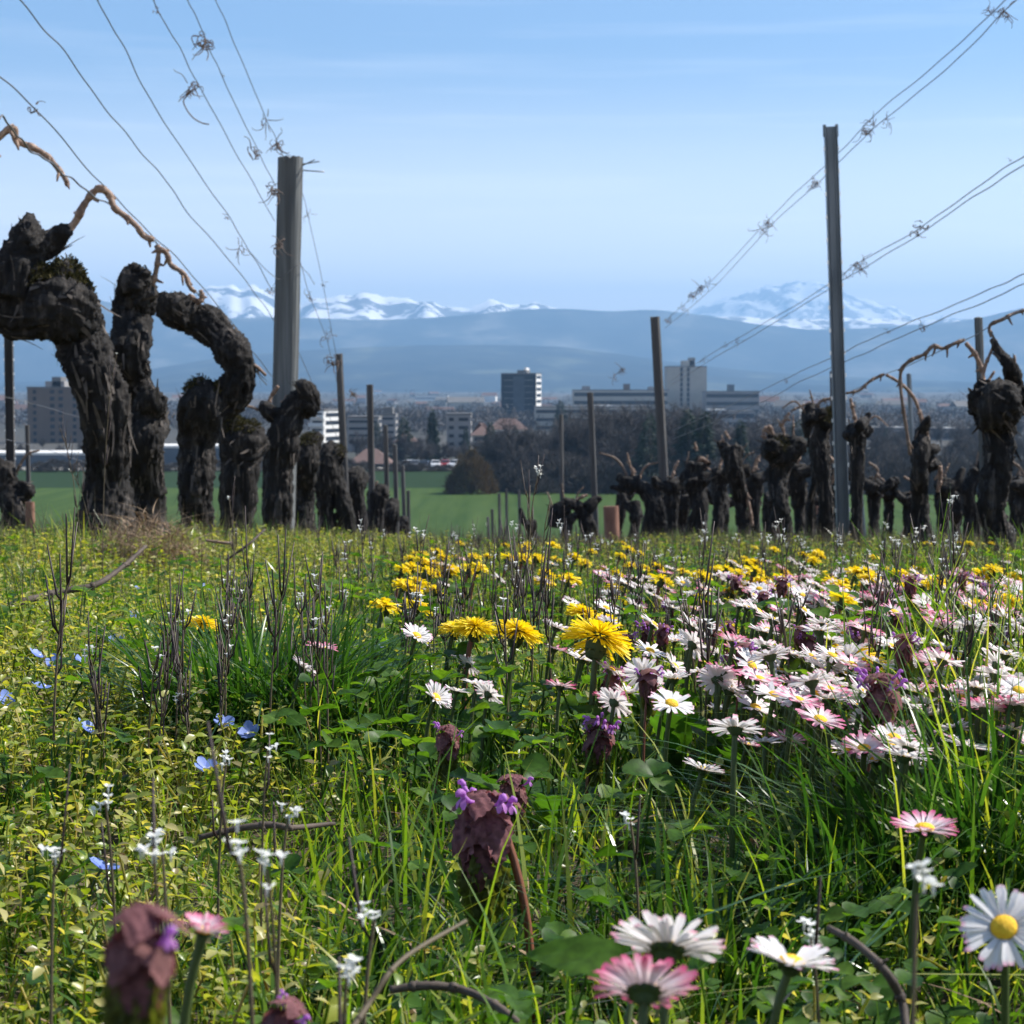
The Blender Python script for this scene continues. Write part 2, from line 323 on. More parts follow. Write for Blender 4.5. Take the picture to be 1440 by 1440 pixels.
def snow_mat(name, bias, rock):
    m, t, new, lk = nodes(name); g = new('ShaderNodeNewGeometry'); sx = new('ShaderNodeSeparateXYZ'); lk(g.outputs['Normal'], sx.inputs[0])
    tcn = new('ShaderNodeTexCoord'); n = new('ShaderNodeTexNoise'); n.inputs['Scale'].default_value = .019; n.inputs['Detail'].default_value = 7; lk(tcn.outputs['Object'], n.inputs['Vector'])
    n3 = new('ShaderNodeTexNoise'); n3.inputs['Scale'].default_value = .0042; n3.inputs['Detail'].default_value = 4; lk(tcn.outputs['Object'], n3.inputs['Vector'])
    a = new('ShaderNodeMath'); a.operation = 'MULTIPLY_ADD'; a.inputs[1].default_value = .5; lk(n.outputs['Fac'], a.inputs[0]); lk(n3.outputs['Fac'], a.inputs[2])
    r = ramp(new, [(bias - .03, rock), (bias + .03, (.90, .89, .88))]); lk(a.outputs[0], r.inputs[0])
    b = new('ShaderNodeBsdfPrincipled'); b.inputs['Roughness'].default_value = .8; lk(r.outputs[0], b.inputs['Base Color'])
    o = new('ShaderNodeOutputMaterial'); lk(b.outputs[0], o.inputs[0]); return m
SN = snow_mat('snow_and_rock', .74, (.10, .10, .11)); SN2 = snow_mat('glacier_snow', .735, (.20, .21, .23))
mountain('wooded_hill', [(-900, 545), (-100, 540), (60, 536), (190, 522), (330, 500), (470, 490), (580, 486), (690, 485), (790, 488), (880, 500), (960, 512), (1060, 522), (1200, 530), (1440, 540), (2300, 545)], 7400, 1500, 2000, 45, M['hill'], 'low dark blue wooded hill in front of the long mountain ridge', 3)
mountain('mountain_ridge', [(-1100, 470), (-400, 452), (-100, 425), (60, 418), (140, 421), (215, 443), (300, 448), (380, 446), (500, 449), (600, 447), (640, 443), (700, 437), (750, 433), (800, 434), (860, 438), (920, 436), (960, 441), (1010, 447), (1060, 457), (1100, 460), (1140, 465), (1200, 463), (1260, 459), (1320, 456), (1380, 447), (1440, 433), (1700, 415), (2400, 440)], 9600, 1900, 2000, 70, M['forest'], 'long blue forested mountain ridge across the horizon', 11, nx=320)
mountain('snowy_range', [(-900, 450), (-300, 430), (100, 440), (230, 435), (262, 418), (283, 411), (296, 404), (310, 408), (325, 403), (338, 413), (352, 406), (366, 409), (385, 416), (405, 432), (420, 437), (440, 426), (462, 422), (478, 416), (492, 419), (508, 412), (522, 416), (540, 423), (556, 421), (572, 418), (585, 424), (610, 430), (630, 437), (655, 434), (672, 426), (690, 420), (704, 424), (720, 434), (742, 430), (756, 427), (772, 433), (800, 440), (860, 446), (1000, 452), (1500, 455)], 11800, 2500, 1900, 130, SN, 'jagged snow covered peaks showing above the ridge on the left', 21, nx=560, ny=40, ridged=150)
mountain('snow_massif', [(820, 455), (920, 450), (965, 441), (985, 430), (1003, 428), (1020, 421), (1036, 419), (1050, 411), (1066, 412), (1080, 405), (1096, 408), (1112, 400), (1130, 402), (1146, 399), (1160, 404), (1176, 408), (1190, 416), (1206, 419), (1222, 421), (1238, 430), (1255, 433), (1270, 441), (1300, 447), (1330, 446), (1350, 452), (1400, 455), (2200, 460)], 17500, 2500, 2300, 150, SN2, 'broad pale white massif rising faintly above the ridge on the right', 33, nx=480, ny=40, ridged=170)
# the air between: one closed box of even haze round camera and scene
V, F = box(-9000, 9000, -400, 20500, -60, 1000)
m, t, new, lk = nodes('haze_air'); pv = new('ShaderNodeVolumePrincipled'); pv.inputs['Color'].default_value = (*HAZE_COLOR, 1); pv.inputs['Density'].default_value = HAZE_DENSITY; pv.inputs['Anisotropy'].default_value = .15
oo = new('ShaderNodeOutputMaterial'); lk(pv.outputs[0], oo.inputs['Volume'])
tag(MB().add(V, F).build('haze', m, smooth=False), 'pale blue haze lying over the plain and mountains', 'haze', kind='stuff')

# ---------------------------------------------------------------- vines, posts, wires
def vine(name_label, d, branches, voxel=.006, canes=(), moss=(), flakes=60, jit=.035, group=None, ground=True, seed=0):
    """branches: lists of (px, py, radius px) at distance d; merged into one gnarled bark surface"""
    rs = np.random.default_rng(1000 + seed)
    b0 = at(branches[0][0][0], branches[0][0][1], d); bz = gz(b0.x, d); base = Vector((b0.x, d, bz))
    root = empty('grapevine', base); tag(root, name_label, 'vine', group)
    mb = MB(); cl = []
    for bi, br in enumerate(branches):
        pts = []
        for k, (x, y, r) in enumerate(br):
            p = at(x, y, d + (rs.normal(0, jit) if (bi or k) else 0)) - base
            pts.append((p.x, p.y, p.z, r * .90 * d / FPX))
        if bi == 0 and ground: pts.insert(0, (pts[0][0] + .005, pts[0][1], min(-.05, pts[0][2] - .08), pts[0][3] * 1.25))
        Q = smooth_path(pts, 7)
        wob = 1 + .07 * np.sin(np.arange(len(Q)) * .62 + rs.uniform(0, 6)) + rs.normal(0, .03, len(Q))
        mb.add(*tube(Q[:, :3], np.maximum(Q[:, 3] * wob, .004), 14))
        T = np.gradient(Q[:, :3], axis=0); T /= np.linalg.norm(T, axis=1)[:, None] + 1e-9
        cl.append(np.concatenate([Q, T], 1))
        for k in range(2, len(Q), 5):                                   # knots and burrs
            if rs.random() < .5:
                dr = rs.normal(0, 1, 3); dr /= np.linalg.norm(dr); r = Q[k, 3] * rs.uniform(.25, .5)
                c = Q[k, :3] + dr * Q[k, 3] * .75; e = dr * r
                mb.add(*tube([c - e, c - e * .6, c, c + e * .6, c + e], [r * .3, r * .8, r, r * .75, r * .2], 8))
    o = mb.build('tmp', M['bark']); rm = o.modifiers.new('r', 'REMESH'); rm.mode = 'VOXEL'; rm.voxel_size = voxel
    dg = bpy.context.evaluated_depsgraph_get(); me = bpy.data.meshes.new_from_object(o.evaluated_get(dg)); bpy.data.objects.remove(o)
    n = len(me.vertices); V = np.zeros(n * 3); me.vertices.foreach_get('co', V); V = V.reshape(-1, 3)
    N = np.zeros(n * 3); me.vertices.foreach_get('normal', N); N = N.reshape(-1, 3)
    C = np.concatenate(cl); near = np.zeros(n, int)
    for a in range(0, n, 4000): near[a:a + 4000] = np.argmin(((V[a:a + 4000, None] - C[None, :, :3]) ** 2).sum(-1), 1)
    T = C[near, 4:7]; rel = V - C[near, :3]; al = (rel * T).sum(1); rad = rel - al[:, None] * T
    rad /= np.linalg.norm(rad, axis=1)[:, None] + 1e-9; sarc = near * .012 + al
    disp = np.zeros(n); sc = C[near, 3]
    for i in range(n):
        r0 = rad[i]; q = sarc[i]
        f = 1 - abs(noise.noise((r0[0] * 3.6 + q * 1.5, r0[1] * 3.6 + q * 3, r0[2] * 3.6 + seed)))       # long fissures
        f2 = 1 - abs(noise.noise((r0[0] * 11 - q * 2, r0[1] * 11 + q * 5, r0[2] * 11 + seed)))
        g = noise.noise((V[i, 0] * 22, V[i, 1] * 22, V[i, 2] * 16 + seed))
        h = noise.noise((V[i, 0] * 75, V[i, 1] * 75, V[i, 2] * 40 + seed)); disp[i] = (f ** 2 - .55) * .36 + (f2 ** 2 - .5) * .30 + g * .22 + h * .10
    V2 = V + N * (disp * np.minimum(sc, .04))[:, None]
    fb = MB(); idx = rs.choice(n, flakes)                                  # shreds of peeling bark
    for i in idx:
        t = T[i] * rs.choice([-1, 1]); nrm = N[i]; s = np.cross(nrm, t); s /= np.linalg.norm(s) + 1e-9
        Lf = rs.uniform(.02, .09); w = rs.uniform(.002, .006); u = np.linspace(0, 1, 5)[:, None]; lift = rs.uniform(.02, .28) * (.2 if N[i][2] > .3 else 1); Lf *= .4 if N[i][2] > .3 else 1
        c = V2[i] + nrm * .001 + t * Lf * u + nrm * Lf * lift * u ** 2 + s * rs.normal(0, .15) * Lf * u ** 2
        ww = w * (1 - .7 * u ** 2); k = np.arange(4) * 2
        fb.add(np.stack([c - s * ww, c + s * ww], 1).reshape(-1, 3), np.stack([k, k + 1, k + 3, k + 2], -1))
    fq = np.array([tuple(p.vertices) for p in me.polygons if len(p.vertices) == 4]); ft = np.array([tuple(p.vertices) for p in me.polygons if len(p.vertices) == 3])
    tb = MB().add(V2, [fq] + ([ft] if len(ft) else []), 0)
    tb.add(np.concatenate(fb.V), np.concatenate(fb.F), 1); bpy.data.meshes.remove(me)
    tb.build('trunk', [M['bark'], M['barkflake']], root)
    if moss:
        mm = MB(); up = np.where(N[:, 2] > -.1)[0]
        for (x, y, r) in moss:
            c = np.array(at(x, y, d) - base); rr = r * d / FPX; dist = np.linalg.norm((V2[up] - c) * [1, .6, 1], axis=1)
            sel = up[dist < rr]
            if not len(sel): continue
            ii = rs.choice(sel, int(min(900, len(sel) * 2)))
            lv, lf = leaf(.007, .005, 1, 1, lambda t: np.array([.6, .4]))
            az = np.arctan2(N[ii, 1], N[ii, 0]) + rs.normal(0, .9, len(ii)); ti = rs.uniform(.1, 1.5, len(ii))
            mm.add(*inst(lv, lf, V2[ii] + N[ii] * rs.uniform(0, .006, (len(ii), 1)), rots(az, ti, rs.uniform(0, 6, len(ii))), rs.uniform(.7, 1.6, len(ii))))
        if mm.V: mm.build('moss', M['moss'], root)
    for cn in canes:
        dark, pts = cn[0], cn[1:]
        P3 = [(*(at(x, y, d + rs.normal(0, .004)) - base), r * .60 * d / FPX) for x, y, r in pts]
        Q = smooth_path(P3, 7); rr = Q[:, 3] * (1 + .06 * rs.normal(0, 1, len(Q)))
        cb = MB(); cb.add(*tube(Q[:, :3], rr, 8))
        step = max(6, int(len(Q) / max(2, len(pts) * .8)))
        for k in range(3, len(Q) - 1, step):                               # swollen nodes, buds and cut spurs
            c = Q[k, :3]; r = Q[k, 3]; tt = Q[k + 1, :3] - Q[k - 1, :3]; tt /= np.linalg.norm(tt) + 1e-9
            cb.add(*tube([c - tt * r * 1.6, c - tt * r * .5, c + tt * r * .5, c + tt * r * 1.6], [r, r * 1.25, r * 1.2, r], 8))
            dr = np.cross(tt, rs.normal(0, 1, 3)); dr /= np.linalg.norm(dr) + 1e-9
            l = r * rs.uniform(1.6, 3.4); dr = dr + np.array([0, 0, -.7]); cb.add(*tube([c, c + dr * l * .6 + tt * l * .25, c + dr * l + tt * l * .5], [r * .8, r * .6, r * .3], 6))
        cb.build('cane', M['cane_dark' if dark else 'cane'], root)
    return root
GL, GR = 'gnarled vines of the left row', 'old vines of the right row'
vine('largest gnarled vine at the far left with mossy hump and arm bending left', 5.0, [
    [(150, 768, 44), (150, 690, 36), (150, 610, 33), (130, 530, 34), (112, 472, 40), (88, 432, 46), (40, 438, 42), (-5, 425, 44), (-60, 405, 40)],
    [(112, 480, 36), (160, 560, 22), (166, 640, 18), (160, 720, 22)],
    [(90, 420, 38), (92, 392, 24), (91, 374, 10)],
    [(22, 425, 38), (30, 375, 36), (40, 335, 24), (42, 304, 9)],
    [(36, 352, 28), (70, 342, 19), (95, 322, 12)],
    [(-10, 380, 30), (-50, 340, 24)]], .0062,
    canes=[(0, (88, 332, 9), (106, 312, 9), (117, 290, 8.5), (132, 270, 8), (143, 266, 8), (154, 275, 7.5), (161, 292, 7), (176, 304, 7), (192, 318, 6.5), (202, 332, 6.5), (216, 337, 6)),
           (0, (-60, 300, 9), (-30, 235, 9), (-4, 196, 8), (19, 180, 8), (24, 198, 7.5), (45, 207, 7.5), (65, 219, 7), (80, 235, 6.5), (92, 252, 6), (95, 262, 4))],
    moss=[(85, 385, 34), (60, 400, 30), (110, 400, 26)], flakes=240, group=GL, seed=1)
vine('gnarled vine with a thick upright club head beside the largest vine', 5.6, [
    [(210, 752, 30), (205, 690, 27), (204, 620, 28), (205, 580, 30), (190, 540, 24), (184, 500, 27), (186, 450, 29), (192, 410, 29), (190, 388, 22)],
    [(203, 590, 26), (214, 565, 20), (205, 548, 16)], [(192, 415, 24), (212, 405, 14)], [(186, 400, 20), (174, 388, 12)]], .0066,
    canes=[(0, (214, 402, 7), (220, 378, 6), (223, 352, 6), (219, 346, 5.5)),
           (0, (224, 350, 6), (234, 356, 6), (240, 372, 6), (252, 380, 5.5), (262, 390, 5.5), (266, 402, 5), (275, 412, 4))], flakes=150, group=GL, seed=2)
vine('vine whose dark arm arches up and over to the left', 6.4, [
    [(276, 760, 27), (276, 690, 24), (277, 620, 28), (283, 568, 30), (284, 553, 24)],
    [(292, 575, 24), (322, 560, 26), (338, 522, 22), (326, 494, 26), (300, 462, 26), (266, 446, 26), (240, 432, 22), (229, 428, 14)]], .0068,
    canes=[(0, (265, 415, 6), (278, 424, 6), (284, 418, 5.5), (282, 408, 5)), (0, (344, 505, 4), (360, 515, 4), (374, 528, 3.5)), (0, (338, 540, 4.5), (340, 555, 4), (332, 572, 4))],
    moss=[(278, 545, 22), (298, 552, 18)], flakes=150, group=GL, seed=3)
vine('short stubby vine with moss on its swollen top', 7.4, [
    [(332, 775, 30), (334, 720, 26), (336, 660, 29), (340, 615, 34), (344, 596, 28)], [(340, 640, 20), (366, 618, 16)], [(336, 610, 18), (322, 590, 12)]], .0075,
    moss=[(345, 590, 24), (330, 600, 18)], flakes=110, group=GL, seed=4)
vine('vine with a dark round head in front of the thick wooden post', 8.7, [
    [(390, 778, 24), (389, 720, 21), (392, 660, 23), (398, 615, 25), (408, 588, 20)],
    [(402, 595, 18), (420, 566, 20), (436, 570, 18), (430, 548, 14), (421, 540, 8)], [(396, 595, 16), (376, 576, 10), (370, 568, 6)]], .0078,
    canes=[(0, (376, 570, 4), (382, 556, 4.5), (391, 543, 4.5)), (0, (402, 582, 6), (403, 566, 6), (404, 556, 5)), (1, (368, 578, 3), (352, 572, 3), (342, 570, 2.5))], flakes=90, group=GL, seed=5)
vine('thin trunked vine with yellow moss just right of the thick post', 9.9, [
    [(430, 760, 16), (429, 700, 14), (431, 650, 17), (437, 622, 18)], [(437, 625, 14), (450, 612, 9)]], .008, moss=[(433, 622, 18)], flakes=50, group=GL, seed=6)
vine('forked vine with two legs spreading apart below its head', 11.4, [
    [(462, 760, 13), (457, 700, 13), (460, 650, 18), (468, 638, 17), (480, 642, 14)], [(492, 758, 13), (480, 700, 12), (468, 660, 16)]], .009, moss=[(480, 634, 12)], flakes=50, group=GL, seed=7)
vine('low dark vine hunched between forked vine and slim posts', 13., [
    [(508, 762, 14), (500, 710, 15), (496, 680, 20), (508, 668, 14)]], .0095, flakes=40, group=GL, seed=8)
vine('pale topped vine below the second slim post', 15., [
    [(527, 760, 10), (528, 720, 14), (533, 695, 16), (545, 690, 9)]], .010, canes=[(0, (528, 692, 3), (526, 684, 3), (531, 677, 2.5))], flakes=40, group=GL, seed=9)
vine('small far vine last but one in the left row', 17., [[(548, 760, 11), (549, 725, 13), (553, 705, 11)]], .011, flakes=30, group=GL, seed=10)
vine('smallest vine ending the left row beside the green field', 19., [[(568, 762, 8), (566, 740, 10), (566, 728, 8)]], .012, flakes=20, group=GL, seed=11)
# right row, near to far
def rvine(label, d, branches, voxel=.006, **k):
    rs = np.random.default_rng(700 + k.get('seed', 0)); b0 = branches[0]; n = len(b0)
    main = [(x + (rs.normal(0, r * .22) if 0 < i < n - 1 else 0), y, r * (.74 if i < n * .6 else 1.06)) for i, (x, y, r) in enumerate(b0)]
    hx, hy, hr = b0[-2] if n > 3 else b0[-1]; r0 = b0[0][2]; ex = []
    for q in range(4):                                       # knuckles and short arms round the head
        a = rs.uniform(-.5, 3.6); l = r0 * rs.uniform(.9, 1.7); x1, y1 = hx + math.cos(a) * l, hy - abs(math.sin(a)) * l * .6 + r0 * .3
        ex.append([(hx, hy + r0 * .6, hr * .7), ((hx + x1) / 2, (hy + y1) / 2 + r0 * .2, hr * .62), (x1, y1, hr * rs.uniform(.4, .6))])
    if rs.random() < .7:                                     # a second leg or sucker low on the trunk
        s_ = rs.choice([-1, 1]); ex.append([(b0[0][0] + s_ * r0 * 1.3, b0[0][1], r0 * .4), (b0[0][0] + s_ * r0 * 1.0, (b0[0][1] + hy) / 2 + 20, r0 * .35), (b0[0][0] + s_ * r0 * .2, (b0[0][1] * .4 + hy * .6), r0 * .4)])
    sh = list(k.pop('canes', ()))
    for q in range(rs.integers(2, 4)):                       # thin shoots left after pruning
        x0, y0 = hx + rs.normal(0, r0 * .7), hy - rs.uniform(0, r0 * .4); a = rs.normal(0, .6); l = r0 * rs.uniform(1.2, 3.2); w = max(2.2, r0 * .16)
        sh.append((int(rs.random() < .5), (x0, y0 + 6, w), (x0 + math.sin(a) * l * .5 + rs.normal(0, 2), y0 - l * .5, w * .9), (x0 + math.sin(a) * l * 1.1, y0 - math.cos(a) * l, w * .6)))
    return vine(label, d, [main] + list(branches[1:]) + ex, voxel, canes=sh, **k)
rvine('thick vine at the right edge with broad head and upright horn', 5.8, [
    [(1408, 772, 30), (1406, 710, 27), (1405, 640, 28), (1404, 595, 32), (1396, 570, 36), (1378, 560, 24)],
    [(1400, 575, 28), (1428, 566, 22), (1455, 558, 18), (1490, 550, 15)], [(1424, 565, 16), (1427, 540, 13), (1420, 515, 11), (1404, 494, 7), (1395, 475, 5)],
    [(1385, 548, 16), (1372, 545, 12)]], .0066,
    canes=[(0, (1383, 545, 5), (1382, 525, 5), (1372, 500, 5.5), (1358, 482, 5)),
           (1, (1356, 478, 4.5), (1340, 484, 4.5), (1326, 490, 4.5), (1312, 487, 5), (1300, 498, 4.5), (1282, 506, 4.5), (1270, 516, 4.5), (1266, 530, 4), (1268, 560, 4), (1274, 600, 4), (1280, 640, 4)),
           (1, (1394, 474, 4), (1392, 458, 4), (1410, 449, 4.5), (1428, 440, 4), (1450, 434, 4))], flakes=130, group=GR, seed=12)
rvine('slender vine leaning beside the thin stake with red cut stub', 6.9, [
    [(1302, 762, 16), (1300, 710, 16), (1298, 665, 17), (1296, 630, 12), (1297, 605, 9)], [(1300, 655, 12), (1318, 652, 9)], [(1296, 610, 8), (1304, 592, 6), (1305, 584, 4)]], .0075,
    canes=[(0, (1296, 592, 4), (1288, 565, 4), (1276, 548, 4), (1262, 536, 3.5), (1246, 527, 3.5)), (1, (1244, 526, 3.5), (1232, 531, 3.5), (1222, 537, 3.5), (1208, 549, 3.5), (1190, 553, 3)), (0, (1322, 655, 5), (1322, 675, 5), (1318, 692, 4))], flakes=60, group=GR, seed=13)
rvine('vine with forked prongs just right of the tall steel post', 8.2, [
    [(1204, 760, 13), (1204, 700, 12), (1203, 640, 14), (1206, 608, 14), (1222, 606, 9)], [(1208, 600, 8), (1218, 588, 5), (1223, 580, 3)]], .0078,
    canes=[(0, (1204, 595, 4), (1199, 575, 4), (1196, 560, 3.5))], flakes=50, group=GR, seed=14)
rvine('two headed vine just left of the tall steel post', 9.2, [
    [(1158, 762, 16), (1162, 710, 14), (1156, 655, 18), (1150, 615, 22), (1142, 585, 14), (1146, 575, 8)], [(1156, 600, 16), (1172, 580, 13)]], .008,
    canes=[(1, (1148, 574, 3.5), (1155, 564, 3.5), (1170, 561, 3.5), (1176, 570, 3)), (0, (1164, 640, 4.5), (1174, 655, 4), (1170, 680, 3.5))], moss=[(1162, 586, 14)], flakes=70, group=GR, seed=15)
rvine('wide headed vine with a mossy patch and pale looped cane', 10.7, [
    [(1106, 768, 16), (1096, 715, 16), (1094, 670, 20), (1096, 635, 22), (1076, 622, 13)], [(1096, 640, 18), (1120, 628, 14), (1132, 620, 8)]], .0085,
    canes=[(0, (1076, 618, 4.5), (1074, 606, 4.5), (1082, 601, 4.5), (1088, 612, 3.5)), (0, (1096, 600, 3.5), (1104, 590, 4.5), (1110, 580, 4)), (1, (1112, 578, 2.5), (1125, 572, 3), (1140, 566, 3))], moss=[(1098, 628, 15)], flakes=70, group=GR, seed=16)
rvine('upright dark vine with pale twigs on top', 12.9, [
    [(1048, 766, 14), (1040, 710, 14), (1034, 660, 17), (1028, 632, 15)], [(1022, 634, 10), (1014, 624, 6)]], .009,
    canes=[(0, (1018, 622, 3), (1015, 612, 2.5)), (0, (1026, 618, 3), (1019, 606, 2.5)), (0, (1046, 680, 4), (1054, 715, 4), (1058, 740, 3.5))], flakes=50, group=GR, seed=17)
rvine('stocky vine with light brown cut top right of leaning post', 16., [
    [(984, 762, 15), (980, 715, 17), (974, 675, 19), (978, 650, 15)], [(984, 655, 10), (994, 652, 7)]], .0105,
    canes=[(0, (982, 648, 3.5), (988, 645, 4), (994, 652, 3)), (0, (980, 634, 3), (977, 622, 2.5))], flakes=40, group=GR, seed=18)
rvine('broad low vine with an arm stretching left from leaning post', 19., [
    [(912, 760, 19), (910, 715, 19), (905, 690, 16), (886, 680, 8), (868, 670, 5)], [(925, 745, 14), (925, 700, 13), (930, 672, 8)]], .012,
    canes=[(0, (890, 668, 3.5), (889, 660, 3), (893, 664, 3))], flakes=40, group=GR, seed=19)
rvine('low sprawling vine with pale cut ends near the middle gap', 20., [
    [(828, 760, 13), (824, 722, 15), (806, 708, 10), (786, 716, 10), (778, 740, 8)], [(826, 715, 10), (838, 704, 7), (846, 700, 4)]], .012,
    canes=[(0, (806, 706, 3.5), (816, 700, 4), (826, 696, 3))], flakes=40, group=GR, seed=20)
GX = 'further vines filling the right rows'
for q, (x, yt, d, r) in enumerate([(868, 690, 23, 9), (888, 700, 22, 10), (945, 668, 18, 13), (960, 690, 20, 12), (1008, 655, 15, 13), (1020, 690, 18, 12), (1062, 660, 14, 13), (1078, 690, 17, 13), (1128, 648, 12, 14), (1142, 690, 15, 12), (1182, 655, 12, 13), (1228, 670, 12, 12), (1272, 690, 14, 11), (1325, 672, 12, 13), (1345, 690, 14, 12), (1424, 668, 11, 14), (756, 728, 26, 8), (795, 716, 24, 9)]):
    rs = np.random.default_rng(820 + q); l1 = rs.uniform(-8, 8); a1 = rs.choice([-1, 1])
    vine(['dark knotted vine with a fist like head filling the right rows', 'dark slanting vine with one side arm filling the right rows', 'dark low vine with two short arms filling the right rows'][q % 3], d,
        [[(x, 766, r * .8), (x + l1 * .5, (766 + yt) / 2 + 14, r * .62), (x + l1, yt + 26, r * .95), (x + l1 + a1 * 3, yt + 6, r * 1.05)], [(x + l1, yt + 18, r * .8), (x + l1 + a1 * r * 1.4, yt + 8, r * .6), (x + l1 + a1 * r * 2.2, yt - 4 - 10 * (q % 3 == 1), r * .35)]] + ([[(x + l1, yt + 20, r * .7), (x + l1 - a1 * r * 1.6, yt + 12, r * .55), (x + l1 - a1 * r * 2.0, yt + 2, r * .4)]] if q % 3 == 2 else []),
        .0115, flakes=24, group=GX, seed=60 + q, canes=[(q % 2, (x + l1, yt + 4, 3.5), (x + l1 + 4, yt - 10, 3.2), (x + l1 + 9 * a1, yt - 20, 2.6))] if d < 19 else ())
GB = 'small vines in the rows behind'
rvine('small dark vine behind right row between stake and steel post', 14., [[(1248, 762, 9), (1246, 720, 10), (1248, 690, 11), (1260, 676, 7)]], .0105, flakes=20, group=GB, seed=21)
rvine('arched dark vine behind right row left of the thick edge vine', 13., [[(1362, 762, 12), (1360, 720, 12), (1364, 680, 13), (1380, 660, 10), (1388, 650, 5)], [(1360, 690, 9), (1346, 682, 8)]], .0105, flakes=20, group=GB, seed=22)
rvine('short dark vine behind the wide headed vine', 15., [[(1132, 762, 10), (1132, 725, 12), (1128, 700, 9)]], .012, flakes=20, group=GB, seed=23)
rvine('dark vine cut by the right edge of the picture', 9., [[(1440, 765, 12), (1438, 715, 14), (1444, 680, 15)]], .010, flakes=20, group=GB, seed=24)
rvine('dark vine stump at the left edge before the slim posts', 8.4, [[(28, 775, 22), (24, 725, 22), (20, 690, 26), (8, 668, 18), (-10, 650, 12)], [(30, 690, 16), (44, 690, 10)]], .009, canes=[(0, (-10, 660, 7), (2, 678, 7), (10, 685, 5)), (1, (8, 800, 7), (4, 740, 6), (14, 690, 5))], flakes=50, group=GB, seed=25)

def post(label, d, px0, ptop, pbase, wpx, mat, name='wooden_post', n=10, group=None, sq=False, lean_d=0.):
    """px0 = (x at top, x at base)"""
    top = at(px0[0], ptop, d + lean_d); bot = at(px0[1], pbase, d); z0 = gz(bot.x, d) - .25
    dirv = (top - bot); k = (z0 - bot.z) / dirv.z; foot = bot + dirv * k; r = wpx * d / FPX / 2
    base = Vector((foot.x, foot.y, z0)); root = empty(name, base); tag(root, label, 'post', group)
    P = [np.array(foot.lerp(top, t) - base) for t in np.linspace(0, 1, 14)]
    if sq:
        # open channel of folded steel with hooks down its edges
        h = (top - base).length; ax = np.array(dirv.normalized()); X = np.array([1., 0, 0]); Y = np.cross(ax, X); Y /= np.linalg.norm(Y); X = np.cross(Y, ax)
        prof = [(-r, r * .5), (-r, -r * .55), (-r * .55, -r * .85), (r * .55, -r * .85), (r, -r * .55), (r, r * .5)]; tk = .002
        ring = prof + [(x * (1 - .12), y + tk * (1 if abs(y) < r * .6 else 2)) for x, y in prof[::-1]]
        A = np.array([X * x - Y * y for x, y in ring]); V = np.concatenate([A, A + ax * h]); m = len(ring); j = np.arange(m)
        mb = MB().add(V, np.stack([j, (j + 1) % m, (j + 1) % m + m, j + m], -1)); mb.add(V[m:], np.array([[i, i + 1, m - 2 - i, m - 1 - i] for i in range(m // 2 - 1)]))
        mb.build('channel', mat, root, smooth=False)
        tb = MB()
        for k in np.arange(.25, h - .03, .095):
            for sgn in (1, -1):
                bv, bf = box(-.0015, .005, -.006, .006, -.008, .008); bv = bv * [sgn, 1, 1]
                tb.add(bv @ np.stack([X, Y, ax]) + X * sgn * (r + .0005) + ax * k, bf)
        tb.build('hooks', M['tab'], root, smooth=False)
        for sgn in (-1, 1):
            cv, cf = box(-.006, .006, -.003, .010, -.045, .006)
            MB().add(cv @ np.stack([X, Y, ax]) + X * sgn * r * .95 + ax * h, cf).build('end_lug', mat, root, smooth=False)
        return root
    mb = MB(); V, F = tube(P, r * (1.06 - .06 * np.linspace(0, 1, 14)), n if n > 6 else 6)
    nn = n if n > 6 else 6
    rr = np.random.default_rng(int(px0[0])); V[:14 * nn] += np.repeat(rr.normal(0, r * .035, (1, nn, 3)), 14, 0).reshape(-1, 3) * [1, 1, 0] + rr.normal(0, r * .015, (14 * nn, 3)) * [1, 1, 0]
    V[-1] += [0, 0, .004]
    V[13 * nn:14 * nn, 2] += rr.normal(0, r * .08, nn)
    mb.add(V, F).build('shaft', mat, root, smooth=False); return root
p1 = post('thick round weathered wooden post with nails in the left row', 9.0, (409, 396), 222, 765, 35, M['post'], n=22)
tp = at(409, 222, 9.0) - p1.location
for dx, dz, ln, a in ((.045, -.03, .085, .12), (.05, -.055, .10, -.10), (.04, -.04, .075, .38)):
    c = tp + Vector((dx, -.01, dz)); MB().add(*tube([c, c + Vector((ln * math.cos(a), -.03, ln * math.sin(a)))], .0028, 5)).build('nail', M['wire'], p1)
PL = 'slim wooden posts of the left row'
post('tall slim dark post right of the thick wooden post', 12.4, (477, 486), 498, 690, 10.5, M['post_dark'], group=PL)
post('straight slim post standing second after the thick post', 15., (520, 523), 541, 700, 9, M['post_dark'], group=PL)
post('slim post between the straight slim post and far vines', 17., (542, 545), 598, 720, 7, M['post_dark'], group=PL)
post('thin far post beside green field, third slim one', 18.3, (555, 558), 625, 740, 6.5, M['post_dark'], group=PL)
post('short thin post near the end of left row', 20., (566, 569), 655, 745, 6, M['post_dark'], group=PL)
post('stubby last post at the end of left row', 21., (574, 575), 690, 750, 5, M['post_dark'], group=PL)
post('dark post with a sunlit edge at the far left edge', 13.7, (12, 15), 462, 655, 12, M['post_dark'], sq=True, name='metal_post')
post('shorter dark post right of the far left edge post', 17., (38, 40), 598, 690, 6.5, M['post_dark'])
post('tall galvanised steel post with bright hooks at right', 8.6, (1168, 1186), 177, 760, 18, M['steel'], sq=True, name='metal_post')
post('leaning dark wooden post in the right row', 19., (921, 938), 446, 752, 13, M['post_dark'])
post('slim dark post left of leaning post in front of trees', 24., (830, 836), 552, 700, 9, M['post_dark'])
post('thin post left of the slim dark post before trees', 27., (789, 790), 583, 700, 6, M['post_dark'])
